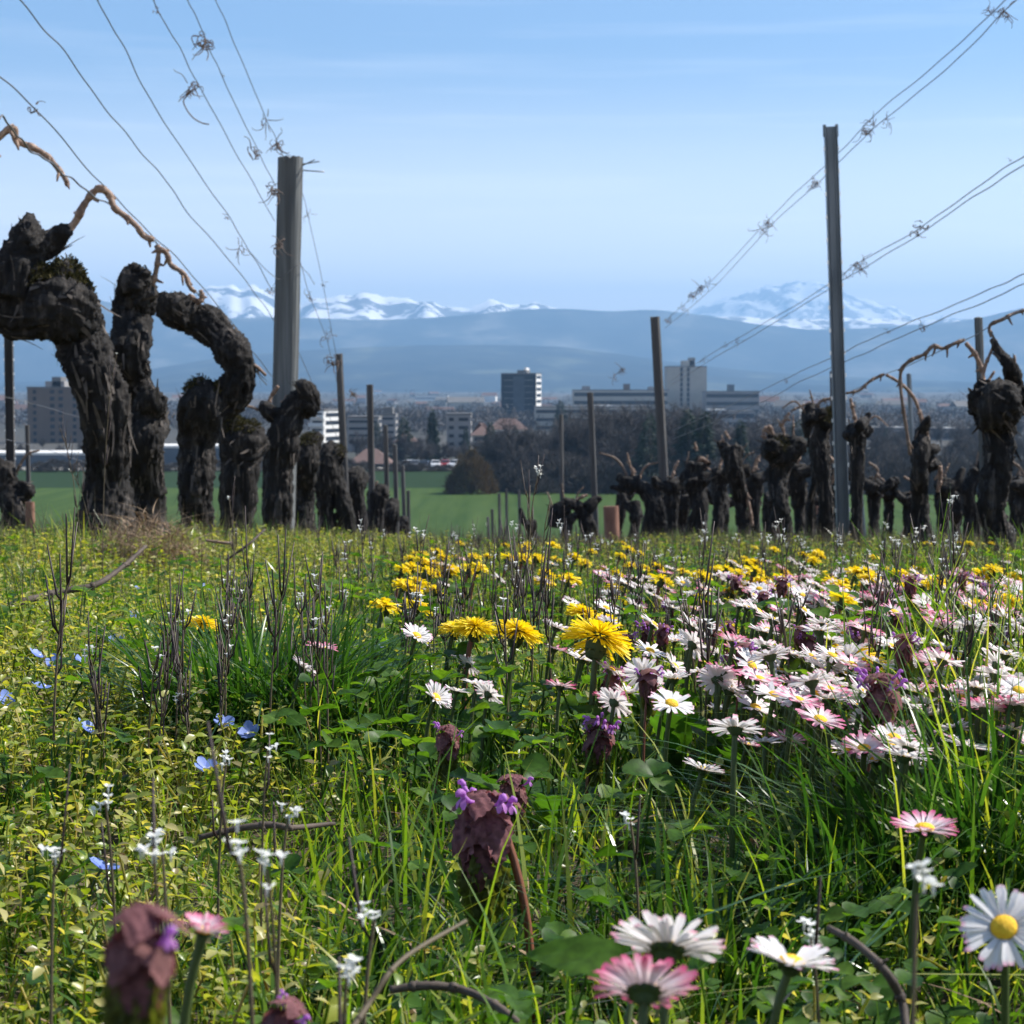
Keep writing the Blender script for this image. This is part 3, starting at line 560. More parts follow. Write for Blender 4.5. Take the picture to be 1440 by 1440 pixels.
post('thin green stake leaning by slender right vine', 7.0, (1278, 1290), 526, 755, 7, M['steel'], n=6, name='metal_stake')
post('old post behind the thick edge vine at right', 6.6, (1376, 1383), 447, 640, 12, M['post'], n=8)
post('short dark post tip behind the tall steel post', 13., (1171, 1174), 522, 700, 9, M['post_dark'])
post('thin pale stake right of the tall steel post', 9.0, (1202, 1216), 565, 755, 4.5, M['steel'], n=6, name='metal_stake')
PF = 'posts of the lower rows beyond the crest'
for i, (x, t, dd, lb) in enumerate([(702, 694, 32, 'tallest of the thin posts standing over green field'), (712, 688, 30, 'dark thin post rightmost over the green field'), (692, 716, 36, 'short thin post over the green field'), (686, 727, 38, 'shortest leftmost thin post over the green field'), (730, 690, 31, 'faint thin post behind the tall flower stalk')]):
    post(lb, dd, (x, x + 1), t, 752, 4.5, M['post_dark'], n=6, group=PF)

# wires: each strand is a thing; they run along the rows at x = -1 and x = 1.4
def wire(label, pts, r=.0016, group=None, wob=.004, seed=0, rowx=None):
    P = [np.array(at(*p)) for p in pts] if rowx is None else [np.array(at(p[0], p[1], rowx * FPX / (p[0] - 720))) for p in pts]
    Q = smooth_path(P, 14); rs = np.random.default_rng(seed + 50); n = len(Q)
    ph = rs.uniform(0, 6, 6); s = np.linspace(0, 1, n)
    Q = Q + wob * np.stack([0 * s, 0 * s, sum(np.sin(s * f * n / 14 + p) / (1 + k * .4) for k, (f, p) in enumerate(zip((2.2, 5.3, 9.1), ph)))], -1)
    b = Vector(Q[len(Q) // 2]); o = MB().add(*tube(Q - np.array(b), r, 5)).build('trellis_wire', M['wire'], loc=b)
    return tag(o, label, 'wire', group), Q
WL, WR = 'wires of the left row', 'wires of the right row'
X = -1.0
wire('second lowest wire at upper left above the canes', [(-40, 68), (45, 152), (150, 264), (215, 330), (285, 405), (345, 478), (384, 532)], rowx=X, group=WL, seed=1)
wire('twisted lowest wire that the pale canes are tied along', [(-60, 125), (-10, 160), (8, 172), (30, 196), (60, 222), (95, 250), (130, 271), (175, 305), (225, 350), (270, 402), (300, 440), (340, 492), (375, 540)], rowx=X, group=WL, seed=12, r=.0022)
wire('wire left of the thick post starting near top left corner', [(-20, -70), (29, 0), (95, 82), (160, 166), (222, 240), (268, 304), (345, 392), (386, 452)], rowx=X, group=WL, seed=2)
wire('wire sloping from top left to post middle', [(100, -90), (137, 0), (178, 72), (230, 172), (318, 300), (350, 350), (384, 410)], rowx=X, group=WL, seed=3)
wire('wire with a large tangled tendril hook at upper left', [(195, -60), (216, 0), (250, 62), (285, 132), (340, 228), (386, 310)], rowx=X, group=WL, seed=4)
wire('wire with a drooping tendril tuft near the picture top', [(240, -60), (264, 0), (288, 52), (314, 110), (356, 200), (388, 262)], rowx=X, group=WL, seed=5)
wire('topmost wire of left row falling to the post top', [(278, -60), (303, 0), (330, 62), (371, 158), (390, 200), (402, 232)], rowx=X, group=WL, seed=6)
wire('upper wire running down from the thick post to slim post', [(416, 240, 9.0), (430, 290, 9.6), (452, 390, 10.8), (474, 505, 12.4)], r=.0014, group=WL, seed=7)
wire('middle wire running down from the thick post', [(412, 330, 9.0), (434, 410, 10.2), (460, 480, 11.6), (478, 560, 12.4)], r=.0014, group=WL, seed=8)
wire('low wire between the thick post and far vines', [(410, 470, 9.0), (440, 540, 10.6), (462, 585, 11.8), (480, 630, 12.4)], r=.0014, group=WL, seed=9)
wire('slack wire looped round the thick post middle', [(345, 352, 8.2), (390, 390, 8.9), (410, 378, 8.90), (425, 376, 8.94), (440, 395, 9.4), (442, 400, 9.6)], r=.0014, group=WL, seed=10)
X = 1.4
for k, (a, lab) in enumerate([([(1470, -50), (1400, 12), (1320, 88), (1235, 158), (1180, 214), (1140, 252), (1080, 310), (1000, 395), (935, 452)], 'upper strand of the top wire pair at right'),
        ([(1480, -45), (1410, 18), (1330, 98), (1240, 172), (1185, 222), (1145, 262), (1080, 322), (1005, 402), (935, 462)], 'lower strand of the top wire pair at right'),
        ([(1500, 180), (1440, 220), (1370, 266), (1290, 322), (1205, 372), (1170, 396), (1100, 440), (1000, 498), (942, 536)], 'upper strand of the middle wire pair at right'),
        ([(1500, 190), (1440, 231), (1370, 277), (1290, 331), (1205, 382), (1170, 404), (1100, 447), (1000, 506), (942, 543)], 'lower strand of the middle wire pair at right'),
        ([(1500, 366), (1440, 387), (1380, 412), (1300, 445), (1230, 475), (1180, 498), (1120, 525), (1060, 555), (945, 606)], 'upper strand of the low wire pair at right'),
        ([(1500, 377), (1440, 399), (1380, 426), (1300, 460), (1230, 490), (1180, 512), (1120, 540), (1060, 570), (945, 618)], 'lower strand of the low wire pair at right'),
        ([(1500, 410), (1440, 436), (1376, 468), (1300, 503), (1240, 530), (1190, 553), (1120, 582), (1060, 606)], 'fruiting wire at right holding the bent canes')]):
    wire(lab, a, rowx=X, r=.0017 if k != 6 else .0015, group=WR, wob=.002, seed=20 + k)
wire('upper of the faint wires before the brown apartment block', [(-40, 548, 12.), (60, 571, 12.6), (120, 590, 13.4)], r=.0016, seed=40, wob=.002)
wire('lower of the faint wires before the brown apartment block', [(-40, 612, 11), (30, 622, 11.6), (95, 642, 12.5), (130, 655, 13)], r=.0016, seed=41, wob=.002)

# dried tendrils left on the wires
tendrils = []
for k in range(6):
    rs = np.random.default_rng(300 + k); mb = MB()
    for q in range((6, 9, 14, 18, 5, 11)[k]):
        n = 8; p = rs.normal(0, .006, 3); dr = rs.normal(0, 1, 3) * [1, .7, .8] + [0, 0, -.55]; dr /= np.linalg.norm(dr); pts = []
        ln = rs.uniform(.015, .05) / n; cur = rs.normal(0, .38, 3)
        for i in range(n):
            pts.append(p.copy()); p = p + dr * ln; dr = dr + np.cross(cur, dr) + rs.normal(0, .12, 3); dr /= np.linalg.norm(dr)
        mb.add(*tube(pts, np.linspace(.0011, .0005, n), 4, cap=False))
    tendrils.append(mb.mesh('dry_tendril', M['tendril']))
TD = [(47, 152, -1, 4, 1), (289, 62, -1, 3, 1.7), (272, 124, -1, 2, 1.3), (313, 106, -1, 4, .5), (371, 168, -1, 1, 1.4), (358, 213, -1, 5, 1.6), (390, 204, -1, 2, 1.5), (386, 270, -1, 3, 1.8), (340, 347, -1, 1, 1.2), (218, 15, -1, 4, .7), (317, 305, -1, 4, .8), (381, 408, -1, 5, .9),
      (392, 345, -1, 3, 1.6), (433, 300, -1.0, 1, .8), (435, 415, -1., 0, 1.3), (462, 470, -1., 1, 1.3), (472, 510, -1, 3, 2), (497, 555, -1, 3, 1.6), (455, 400, -1, 4, 1),
      (1392, 14, 1.4, 5, .8), (1410, 18, 1.4, 2, 1), (1245, 168, 1.4, 1, 1), (1218, 186, 1.4, 3, 1.3), (1226, 170, 1.4, 5, 1), (1143, 256, 1.4, 0, 1.2), (1148, 258, 1.4, 2, 1.0), (1080, 314, 1.4, 2, 1.3), (1072, 322, 1.4, 1, 1.4), (985, 405, 1.4, 2, 1.6), (972, 416, 1.4, 3, 1.6), (995, 398, 1.4, 1, 1.6), (940, 450, 1.4, 5, 1.6), (960, 432, 1.4, 1, 1.3),
      (1205, 374, 1.4, 2, 1.2), (1216, 368, 1.4, 1, 1), (1192, 384, 1.4, 0, 1), (1285, 326, 1.4, 4, 1.6), (1300, 318, 1.4, 4, 1.4), (1298, 460, 1.4, 5, .8), (1248, 466, 1.4, 4, .7), (1036, 478, 1.4, 1, .9), (1020, 484, 1.4, 0, .9), (990, 505, 1.4, 1, .9), (1106, 536, 1.4, 5, .6), (875, 520, 1.4, 2, 2.4), (865, 530, 1.4, 1, 2.2), (1420, 225, 1.4, 4, .4)]
for (x, y, rx, k, sc) in TD:
    d = rx * FPX / (x - 720)
    o = bpy.data.objects.new('dry_tendril', tendrils[k]); COL.objects.link(o); o.location = at(x, y, d - .004); o.scale = (sc * 1.4,) * 3; o.rotation_euler = (0, 0, rng.uniform(0, 6))
    side = 'on the left row wires' if rx < 0 else 'on the right row wires'
    tag(o, ['sparse curl of dried tendril', 'small knot of dried tendril', 'bushy tangle of dried tendril', 'dense drooping tangle of dried tendril', 'single hanging wisp of dried tendril', 'spiky tuft of dried tendril'][k] + ' ' + side, 'tendril', 'dried tendrils ' + side)
hk = [(272, 126), (262, 136), (258, 143), (263, 155), (272, 166), (284, 173), (294, 175)]
P = [np.array(at(x, y, FPX / (720 - x) * 1.0 if i == 0 else 6.4)) for i, (x, y) in enumerate(hk)]; b = Vector(P[0])
tag(MB().add(*tube(smooth_path([p - np.array(b) for p in P], 5), .0022, 5)).build('dry_tendril', M['tendril'], loc=b), 'long curved hook of dried tendril hanging from a left wire', 'tendril', 'dried tendrils on the left row wires')
# reddish vine guards
for (x, y0, y1, w, d, lb) in ((43, 706, 775, 13, 8.2, 'reddish brown tube guard beside the left edge vine stump'), (860, 712, 765, 22, 17., 'reddish brown tube guard among right row vines'), (1152, 712, 760, 7, 10., 'thin reddish guard below the two headed vine')):
    t, bt = at(x - 1, y0, d), at(x + 1, y1, d); r = w * d / FPX / 2
    a = np.array(t - bt); V1, F1 = tube([(0, 0, -.1), (0, 0, 0), tuple(a * .5), tuple(a)], r, 14, cap=False); V2, F2 = tube([tuple(a), tuple(a * .5), (0, 0, 0)], r * .9, 14, cap=False)
    mb = MB().add(V1, F1).add(V2, F2); jj = np.arange(14); mb.add(np.concatenate([V1[-14:], V2[:14]]), np.stack([jj, (jj + 1) % 14, (jj + 1) % 14 + 14, jj + 14], -1))
    tag(mb.build('vine_guard', M['clay'], loc=bt), lb, 'vine guard', 'reddish vine guards')

# ---------------------------------------------------------------- trees, town, cars beyond the field
M['twigs'] = plant('bare_twigs', [(.044, .043, .047), (.072, .064, .063), (.056, .051, .047)], .8, .1, (1, 1, 1))
M['treebark'] = solid('tree_bark', flat2((.055, .048, .042), .3), 3, rough=.9)
M['needles'] = plant('needles', [(.010, .022, .014), (.018, .034, .020), (.026, .046, .026)], .7, .12, (1, 1.2, .8))
M['bushbrown'] = plant('brown_bush', [(.075, .050, .026), (.11, .078, .038), (.065, .055, .028)], .8, .2, (1.2, 1, .7))
def grow(rs, P, dr, ln, r, lev, mb, tips, maxlev):
    n = 5; pts = [P]; p = P.copy(); d = dr.copy()
    for i in range(n):
        d = d + rs.normal(0, .10, 3) + [0, 0, .05]; d /= np.linalg.norm(d); p = p + d * ln / n; pts.append(p)
    mb.add(*tube(pts, np.linspace(r, r * .6, n + 1), 5, cap=False))
    if lev >= maxlev: tips.append((pts[2], d)); tips.append((p, d)); return
    for k in range(rs.integers(3, 5)):
        i = rs.integers(2, n + 1); a = rs.uniform(0, 6.28); t = rs.uniform(.45, .95)
        u = np.cross(d, [0.3, .5, 1.]); u /= np.linalg.norm(u); v = np.cross(d, u)
        nd = d * math.cos(t) + (u * math.cos(a) + v * math.sin(a)) * math.sin(t); grow(rs, pts[i], nd, ln * rs.uniform(.6, .8), r * .55, lev + 1, mb, tips, maxlev)
    grow(rs, p, d, ln * .75, r * .6, lev + 1, mb, tips, maxlev)
def ribbons(base, dr, ln, w, rs):
    d = dr / np.linalg.norm(dr, axis=1)[:, None]; s = np.cross(d, rs.normal(0, 1, d.shape)); s /= np.linalg.norm(s, axis=1)[:, None]
    N = len(base); bend = rs.normal(0, .18, d.shape) * ln[:, None]
    A, B, C = base, base + d * ln[:, None] * .55 + bend * .3, base + d * ln[:, None] + bend; ww = s * w[:, None] / 2
    V = np.stack([A - ww, A + ww, B - ww * .7, B + ww * .7, C - ww * .2, C + ww * .2], 1)
    return V.reshape(-1, 3), (np.array([[0, 1, 3, 2], [2, 3, 5, 4]])[None] + (np.arange(N) * 6)[:, None, None]).reshape(-1, 4)
def proto_bare(seed, spread=.62):
    rs = np.random.default_rng(seed); mb = MB(); tips = []
    grow(rs, np.array([0, 0, -.2]), np.array([rs.normal(0, .05), rs.normal(0, .05), 1.]), 3.0, .22, 0, mb, tips, 3)
    T = np.array([t[0] for t in tips]); D = np.array([t[1] for t in tips]); n = 14
    B = np.repeat(T, n, 0) + rs.normal(0, .16, (len(T) * n, 3)); dr = np.repeat(D, n, 0) * .7 + rs.normal(0, spread, (len(T) * n, 3)) + [0, 0, .25]
    h = max(B[:, 2].max(), 1) + .6
    cb = MB().add(*ribbons(B, dr, rs.uniform(.5, 1.5, len(B)), rs.uniform(.025, .065, len(B)), rs))
    a, b = mb.mesh('trunk', M['treebark']), cb.mesh('crown', M['twigs'])
    return [('trunk', a), ('crown', b)], h
def proto_conifer(seed, wd=.24):
    rs = np.random.default_rng(seed); tb = MB().add(*tube([(0, 0, -.2), (0, 0, 5), (0, 0, 9.8)], [.2, .12, .02], 6)); n = 5200
    z = 1 - np.sqrt(rs.uniform(0, 1, n)) * .93; lay = .80 + .28 * np.sin(z * 46 + rs.normal(0, .4, n)) ; az = rs.uniform(0, 6.28, n); arm = .86 + .22 * np.sin(az * 3 + 4 * z + seed)
    rad = wd * 10 * (1 - z) ** .85 * lay * arm * rs.uniform(.35, 1, n) ** .6
    B = np.stack([np.cos(az) * rad, np.sin(az) * rad, z * 10 - rad * .22], -1); dr = np.stack([np.cos(az), np.sin(az), rs.normal(-.25, .35, n)], -1)
    cb = MB().add(*ribbons(B, dr, rs.uniform(.3, .75, n), rs.uniform(.06, .16, n), rs))
    return [('trunk', tb.mesh('trunk', M['treebark'])), ('crown', cb.mesh('crown', M['needles']))], 10.
def proto_bush(seed, mat, n=9000, ex=(1, 1, 1.)):
    rs = np.random.default_rng(seed); v = rs.normal(0, 1, (n, 3)); v /= np.linalg.norm(v, axis=1)[:, None]; v[:, 2] = np.abs(v[:, 2])
    lump = 1 + .10 * np.sin(v[:, 0] * 7 + seed) * np.sin(v[:, 2] * 9) + .08 * np.sin(v[:, 1] * 11 + v[:, 0] * 5)
    rad = lump * rs.uniform(.35, 1, n) ** .35; B = v * rad[:, None] * ex; B[:, :2] *= (1 - .45 * np.clip(B[:, 2:], 0, 1) ** 2)
    cb = MB().add(*ribbons(B, v + rs.normal(0, .4, v.shape) + [0, 0, .5], rs.uniform(.08, .2, n), rs.uniform(.01, .028, n), rs))
    tb = MB()
    for k in range(7):
        a = rs.uniform(0, 6.28); tb.add(*tube([(0, 0, -.05), (math.cos(a) * .2, math.sin(a) * .2, .35), (math.cos(a) * .5, math.sin(a) * .5, .75)], [.03, .02, .008], 5))
    return [('stems', tb.mesh('stems', M['treebark'])), ('crown', cb.mesh('crown', mat))], 1.
def plant_tree(name, pr, px, d, ytop, label, group=None, wf=1., yoff=0):
    parts, h = pr; p = at(px, 600, d); z = gz(p.x, d); top = at(px, ytop, d).z; s = (top - z) / h
    r = empty(name, (p.x, d, z), rng.uniform(0, 6.28)); r.scale = (s * wf, s * wf, s); tag(r, label, 'bush' if 'bush' in name else 'tree', group)
    for nm, me in parts:
        o = bpy.data.objects.new(nm, me); COL.objects.link(o); o.parent = r
    return r
BT = [proto_bare(s) for s in (401, 402, 403, 404)]; CT = [proto_conifer(5, .17), proto_conifer(6, .30), proto_conifer(8, .44)]
plant_tree('round_bush', proto_bush(3, M['bushbrown']), 662, 284, 638, 'rounded brown bush standing alone in the green field', wf=.62)
GBT = 'bare trees beyond the field'
def fill(pxs, dr, yr, label):
    for x in pxs:
        plant_tree('bare_tree', BT[rng.integers(4)], x + rng.normal(0, 4), rng.uniform(*dr), rng.uniform(*yr), label, GBT, wf=rng.uniform(.95, 1.35))
fill(np.arange(706, 905, 7), (292, 330), (580, 625), 'bare grey tree in the wooded belt between bush and leaning post')
fill(np.arange(800, 1010, 7), (300, 350), (560, 600), 'tall bare tree in the dense wood behind the leaning post')
fill(np.arange(1000, 1100, 9), (300, 360), (580, 612), 'bare tree in the wood left of the tall steel post')
fill(np.arange(1090, 1500, 9), (310, 430), (600, 635), 'low bare tree in the wooded plain right of the steel post')
fill(np.arange(1090, 1500, 11), (480, 620), (585, 606), 'distant bare tree on the plain at right')
fill(np.arange(500, 715, 14), (385, 430), (605, 635), 'bare tree between the houses behind the road')
fill(np.arange(-20, 250, 26), (420, 520), (610, 632), 'bare tree near the flat roofed hall at left')
M['shrub'] = plant('dark_shrub', [(.044, .041, .042), (.066, .057, .052), (.048, .048, .038)], .9, .1, (1, 1, 1))
SH = [proto_bush(31, M['shrub'], 3500), proto_bush(32, M['shrub'], 3500), proto_bush(33, M['shrub'], 3500)]
for x in list(np.arange(705, 1010, 9.5)) + list(np.arange(1012, 1460, 11)):
    plant_tree('hedge_bush', SH[rng.integers(3)], x + rng.normal(0, 3), rng.uniform(283, 300), rng.uniform(640, 664), 'dark bare shrub in the hedge under the wooded belt', 'hedge shrubs at the field edge', wf=rng.uniform(.7, 1.3))
for x in np.concatenate([np.arange(425, 640, 19), np.arange(-20, 380, 34)]):
    plant_tree('hedge_bush', SH[rng.integers(3)], x + rng.normal(0, 6), rng.uniform(360, 365), rng.uniform(645, 656), 'small dark shrub along the road edge of the field', 'small shrubs along the road', wf=rng.uniform(.9, 1.9))
GCT = 'dark conifers by the town'
for x, dd, yt, k, w, lb in [(608, 400, 573, 0, 1., 'tall pointed dark conifer left of the brown bush'), (568, 410, 583, 2, .9, 'broad dark evergreen tree left of the pointed conifer'), (690, 345, 592, 1, 1., 'dark conifer right behind the brown bush'), (655, 420, 600, 1, .8, 'small dark conifer right of pointed conifer'), (724, 340, 596, 1, 1., 'dark conifer below the dark glass tower'), (739, 345, 604, 0, 1.2, 'slim dark conifer under the tower right corner'),
        (914, 286, 577, 2, .95, 'spreading dark cedar behind the leaning post'), (968, 287, 573, 1, 1.1, 'dark conifer before the tall beige block'), (990, 288, 576, 0, 1.3, 'narrow dark conifer right of the conifer before beige block'), (788, 700, 562, 1, 1.2, 'small dark treetop above the low beige wing'), (1122, 300, 585, 2, 1.1, 'small round evergreen right of the beige wings'), (530, 430, 590, 2, .8, 'dark evergreen among blocks behind the slim posts'), (1042, 288, 590, 0, 1.2, 'slim dark conifer right of the beige block conifers'), (1246, 500, 600, 0, 1., 'thin dark conifer on the plain beyond the stake')]:
    plant_tree('conifer', CT[k], x, dd, yt, lb, GCT, wf=w)

M['glassdark'] = solid('dark_glass_front', flat2((.012, .020, .032), .2), .4, rough=.35, spec=.12)
M['glassmid'] = solid('lighter_glass', flat2((.05, .065, .085), .25), .5, rough=.35, spec=.15)
M['render_white'] = solid('white_render', flat2((.62, .61, .58), .06), .3, rough=.9)
M['beige'] = solid('beige_concrete', flat2((.36, .335, .29), .06), .3, rough=.9)
M['grey'] = solid('grey_concrete', flat2((.25, .235, .225), .08), .3, rough=.9)
M['brownwall'] = solid('brown_render', flat2((.135, .102, .080), .08), .3, rough=.9)
M['bluewall'] = solid('blue_grey_cladding', flat2((.10, .125, .15), .08), .3, rough=.7)
M['redroof'] = solid('red_tiles', flat2((.125, .080, .068), .12), .5, rough=.9)
M['win'] = solid('window_glass', flat2((.025, .03, .038), .2), .5, rough=.3, spec=.12)
M['roofgrey'] = solid('roof_felt', flat2((.13, .125, .12), .1), .5, rough=.9)
def building(label, px0, px1, ytop, d, depth, mat, floors=0, yaw=0, roof='flat', cols=None, caps=(), winmat=None, name='apartment_building', group=None, balc=False, fill_=.55, zb=None):
    a, b = at(px0, ytop, d), at(px1, ytop, d); w = b.x - a.x; cx = (a.x + b.x) / 2; z0 = gz(cx, d) - .5; h = a.z - z0
    w = (w - abs(math.sin(yaw)) * depth) / math.cos(yaw) if yaw else w
    root = empty(name, (cx, d + depth / 2, z0), yaw); tag(root, label, 'building', group); wm = winmat or M['win']
    MB().add(*box(-w / 2, w / 2, -depth / 2, depth / 2, 0, h)).build('wall', mat, root, smooth=False)
    if roof == 'flat':
        MB().add(*box(-w / 2 - .12, w / 2 + .12, -depth / 2 - .12, depth / 2 + .12, h, h + .45)).build('roof', M['roofgrey'] if mat is not M['bluewall'] else M['render_white'], root, smooth=False)
    else:
        rh = min(3.2, depth * .3); o = .5
        V = np.array([(-w / 2 - o, -depth / 2 - o, h), (w / 2 + o, -depth / 2 - o, h), (w / 2 + o, depth / 2 + o, h), (-w / 2 - o, depth / 2 + o, h), (-w / 2 + depth * .3, 0, h + rh), (w / 2 - depth * .3, 0, h + rh)])
        MB().add(V, [np.array([[0, 1, 5, 4], [2, 3, 4, 5], [3, 2, 1, 0]]), np.array([[1, 2, 5], [3, 0, 4]])]).build('roof', M['redroof'], root, smooth=False)
    fh = h / floors if floors else 0
    for f in range(floors):
        zc = h - fh * (f + .5)
        if zc < 1 and floors > 3: break
        if cols is None:
            MB().add(*box(-w / 2 + .5, w / 2 - .5, -depth / 2 - .06, -depth / 2 + .1, zc - fh * fill_ / 2, zc + fh * fill_ / 2)).build('window_band', wm, root, smooth=False)
            if balc: MB().add(*box(-w / 2 - .2, w / 2 + .2, -depth / 2 - 1.1, -depth / 2 - .07, zc - fh * .5 + .1, zc - fh * .5 + 1.0)).build('balcony', M['render_white'], root, smooth=False)
        else:
            for (u0, u1) in cols:
                MB().add(*box(-w / 2 + u0 * w, -w / 2 + u1 * w, -depth / 2 - .06, -depth / 2 + .1, zc - fh * fill_ / 2, zc + fh * fill_ / 2)).build('window', wm, root, smooth=False)
        MB().add(*box(w / 2 - .1, w / 2 + .06, -depth / 2 + 1.2, depth / 2 - 1.2, zc - fh * .25, zc + fh * .25)).build('window_band', wm, root, smooth=False)
    for (u0, u1, ch, cm) in caps:
        MB().add(*box(-w / 2 + u0 * w, -w / 2 + u1 * w, -depth * .3, depth * .3, h + .46, h + .46 + ch)).build('rooftop_unit', cm, root, smooth=False)
    return root, w, h
t, w, h = building('dark glass office tower standing alone before the hills', 705, 762, 526, 900, 16, M['render_white'], floors=9, yaw=-R(9), cols=[(.07, .93)], winmat=M['glassdark'], fill_=.97, caps=[(.42, .7, 1.3, M['roofgrey']), (.62, .68, 2.4, M['render_white'])], name='office_tower')
MB().add(*box(-w * .16, w * .16, -8.16, -7.9, 1, h - 1)).build('central_glazing', M['glassmid'], t, smooth=False)
MB().add(*box(-w / 2 - .1, -w / 2 + w * .08, -8.1, -7.9, 0, h)).build('corner_panel', M['glassdark'], t, smooth=False)
MB().add(*box(w / 2 - w * .08, w / 2 - .05, -8.1, -7.9, 0, h)).build('corner_panel', M['glassdark'], t, smooth=False)
building('tall pale beige tower block with two dark window strips', 938, 994, 516, 1100, 20, M['beige'], floors=11, cols=[(.33, .40), (.50, .57)], fill_=.85, caps=[(.40, .70, 3.0, M['beige']), (.58, .72, 4.6, M['grey'])], name='tower_block')
building('long low wing left of the beige tower block', 806, 940, 549, 1080, 18, M['beige'], floors=4, caps=[(.1, .18, 1.8, M['grey']), (.54, .60, 3., M['brownwall']), (.8, .9, 1.5, M['grey'])], name='hospital_wing', fill_=.45)
building('long low wing right of the beige tower block', 992, 1068, 551, 1070, 18, M['grey'], floors=4, caps=[(.45, .55, 3.4, M['bluewall'])], name='hospital_wing', fill_=.45)
building('wide pale low building in front of the beige wing', 752, 912, 573, 820, 18, M['beige'], floors=3, name='low_building', fill_=.4, caps=[(.5, .68, .5, M['render_white'])])
building('low pale annex with bright roof below the right wing', 996, 1062, 579, 900, 20, M['grey'], floors=2, name='low_building', caps=[(.02, .40, .6, M['render_white'])])
building('brown grey apartment block at the far left behind trunks', 38, 118, 546, 600, 14, M['brownwall'], floors=8, cols=[(.10, .16), (.40, .48), (.55, .63), (.80, .86)], caps=[(.28, .62, 1.6, M['grey']), (.40, .56, 2.9, M['roofgrey'])])
building('long flat hall with bright white roof edge at left', -60, 150, 640, 392, 16, M['bluewall'], floors=0, name='hall', caps=[])
building('pale flat hall seen between the left trunks', 205, 340, 630, 396, 14, M['bluewall'], floors=0, name='hall')
building('white balcony block left of the slim posts', 436, 474, 578, 520, 12, M['render_white'], floors=5, yaw=-R(16), balc=True)
building('grey apartment block behind the slim wooden posts', 488, 532, 588, 500, 13, M['grey'], floors=5, fill_=.35)
building('small grey block with rooftop box behind slim posts', 533, 556, 584, 540, 12, M['grey'], floors=5, fill_=.35, caps=[(.2, .8, 1.6, M['roofgrey'])])
building('dull grey flat block left of the brown bush', 628, 662, 584, 470, 13, M['grey'], floors=5, cols=[(.1, .3), (.5, .9)], fill_=.4)
building('low house with long red roof by the road', 492, 548, 652, 386, 9, M['grey'], floors=1, roof='hip', name='house', fill_=.4)
building('white walled low house below the dark tower', 688, 740, 604, 560, 10, M['render_white'], floors=2, roof='hip', name='house')
building('small pale house behind bush and conifers', 664, 690, 612, 460, 9, M['beige'], floors=3, roof='hip', name='house')
building('tiny house with red roof right of the grey block', 556, 584, 622, 470, 9, M['beige'], floors=2, roof='hip', name='house')
for i, (x0, x1, y, dd, lb) in enumerate([(1206, 1292, 604, 640, 'long pale greenhouse on the plain left of stake'), (1318, 1382, 605, 640, 'long pale greenhouse left of thick edge vine'), (1214, 1276, 637, 455, 'low grey shed with light roof right of steel post'), (1120, 1160, 652, 400, 'low white roofed shed left of the steel post'), (1330, 1372, 654, 420, 'small pale shed left of the thick edge vine')]):
    building(lb, x0, x1, y, dd, 14, M['grey'], floors=1, name='shed', caps=[(.0, 1., .35, M['render_white'])])
t, w, h = building('bright white long warehouse far out on the plain', 584, 630, 556.5, 2600, 40, M['render_white'], floors=1, name='warehouse', fill_=.2)
GH = 'far houses on the plain'
hm = []
for k, (wl, rf) in enumerate([(M['render_white'], M['redroof']), (M['beige'], M['roofgrey']), (M['grey'], M['redroof'])]):
    mb = MB(); mb.add(*box(-6, 6, -5, 5, -1, 6), 0)
    V = np.array([(-6.5, -5.5, 6), (6.5, -5.5, 6), (6.5, 5.5, 6), (-6.5, 5.5, 6), (-6.5, 0, 9), (6.5, 0, 9)]); mb.add(V, [np.array([[0, 1, 5, 4], [2, 3, 4, 5], [3, 2, 1, 0]]), np.array([[1, 2, 5], [3, 0, 4]])], 1)
    hm.append(mb.mesh('far_house', [wl, rf], smooth=False))
for i in range(90):
    x = rng.uniform(-150, 1560); dd = 1 / rng.uniform(1 / 4200, 1 / 1150); p = at(x, 580, dd); k = rng.integers(3)
    o = bpy.data.objects.new('far_house', hm[k]); COL.objects.link(o); o.location = (p.x, dd, gz(p.x, dd)); o.rotation_euler = (0, 0, rng.uniform(-.6, .6)); s = rng.uniform(.55, 1.15); o.scale = (s * rng.uniform(.8, 2), s, s * rng.uniform(.8, 1.3))
    tag(o, ['tiny white house with red roof far on the hazy plain', 'tiny beige house with grey roof far on the hazy plain', 'tiny grey house with red roof far on the hazy plain'][k], 'house', GH)
# woods on the plain that read as one mass
n = 4200; dd = 1 / rng.uniform(1 / 5200, 1 / 640, n); xx = (rng.uniform(-400, 1840, n) - 720) / FPX * dd
rs = np.random.default_rng(77); keep = np.array([noise.noise((x / 260, y / 420, 4)) for x, y in zip(xx, dd)]) > -.12; xx, dd = xx[keep], dd[keep]; n = len(xx); m = 60
B = np.stack([np.repeat(xx, m), np.repeat(dd, m), np.repeat(G(xx, dd), m)], -1); v = rs.normal(0, 1, (n * m, 3)); v /= np.linalg.norm(v, axis=1)[:, None]
sz = np.repeat(rs.uniform(3, 6, n), m); P = B + v * sz[:, None] * [1.1, 1.1, .75] * rs.uniform(.5, 1, (n * m, 1)) + np.stack([0 * sz, 0 * sz, sz * .8], -1); P[:, 2] = np.maximum(P[:, 2], B[:, 2])
mb = MB().add(*ribbons(P, v + rs.normal(0, .7, v.shape) + [0, 0, .3], sz * .30, sz * .10, rs))
tag(mb.build('far_woods', M['twigs']), 'far off brown woods spread over the hazy plain', kind='stuff')

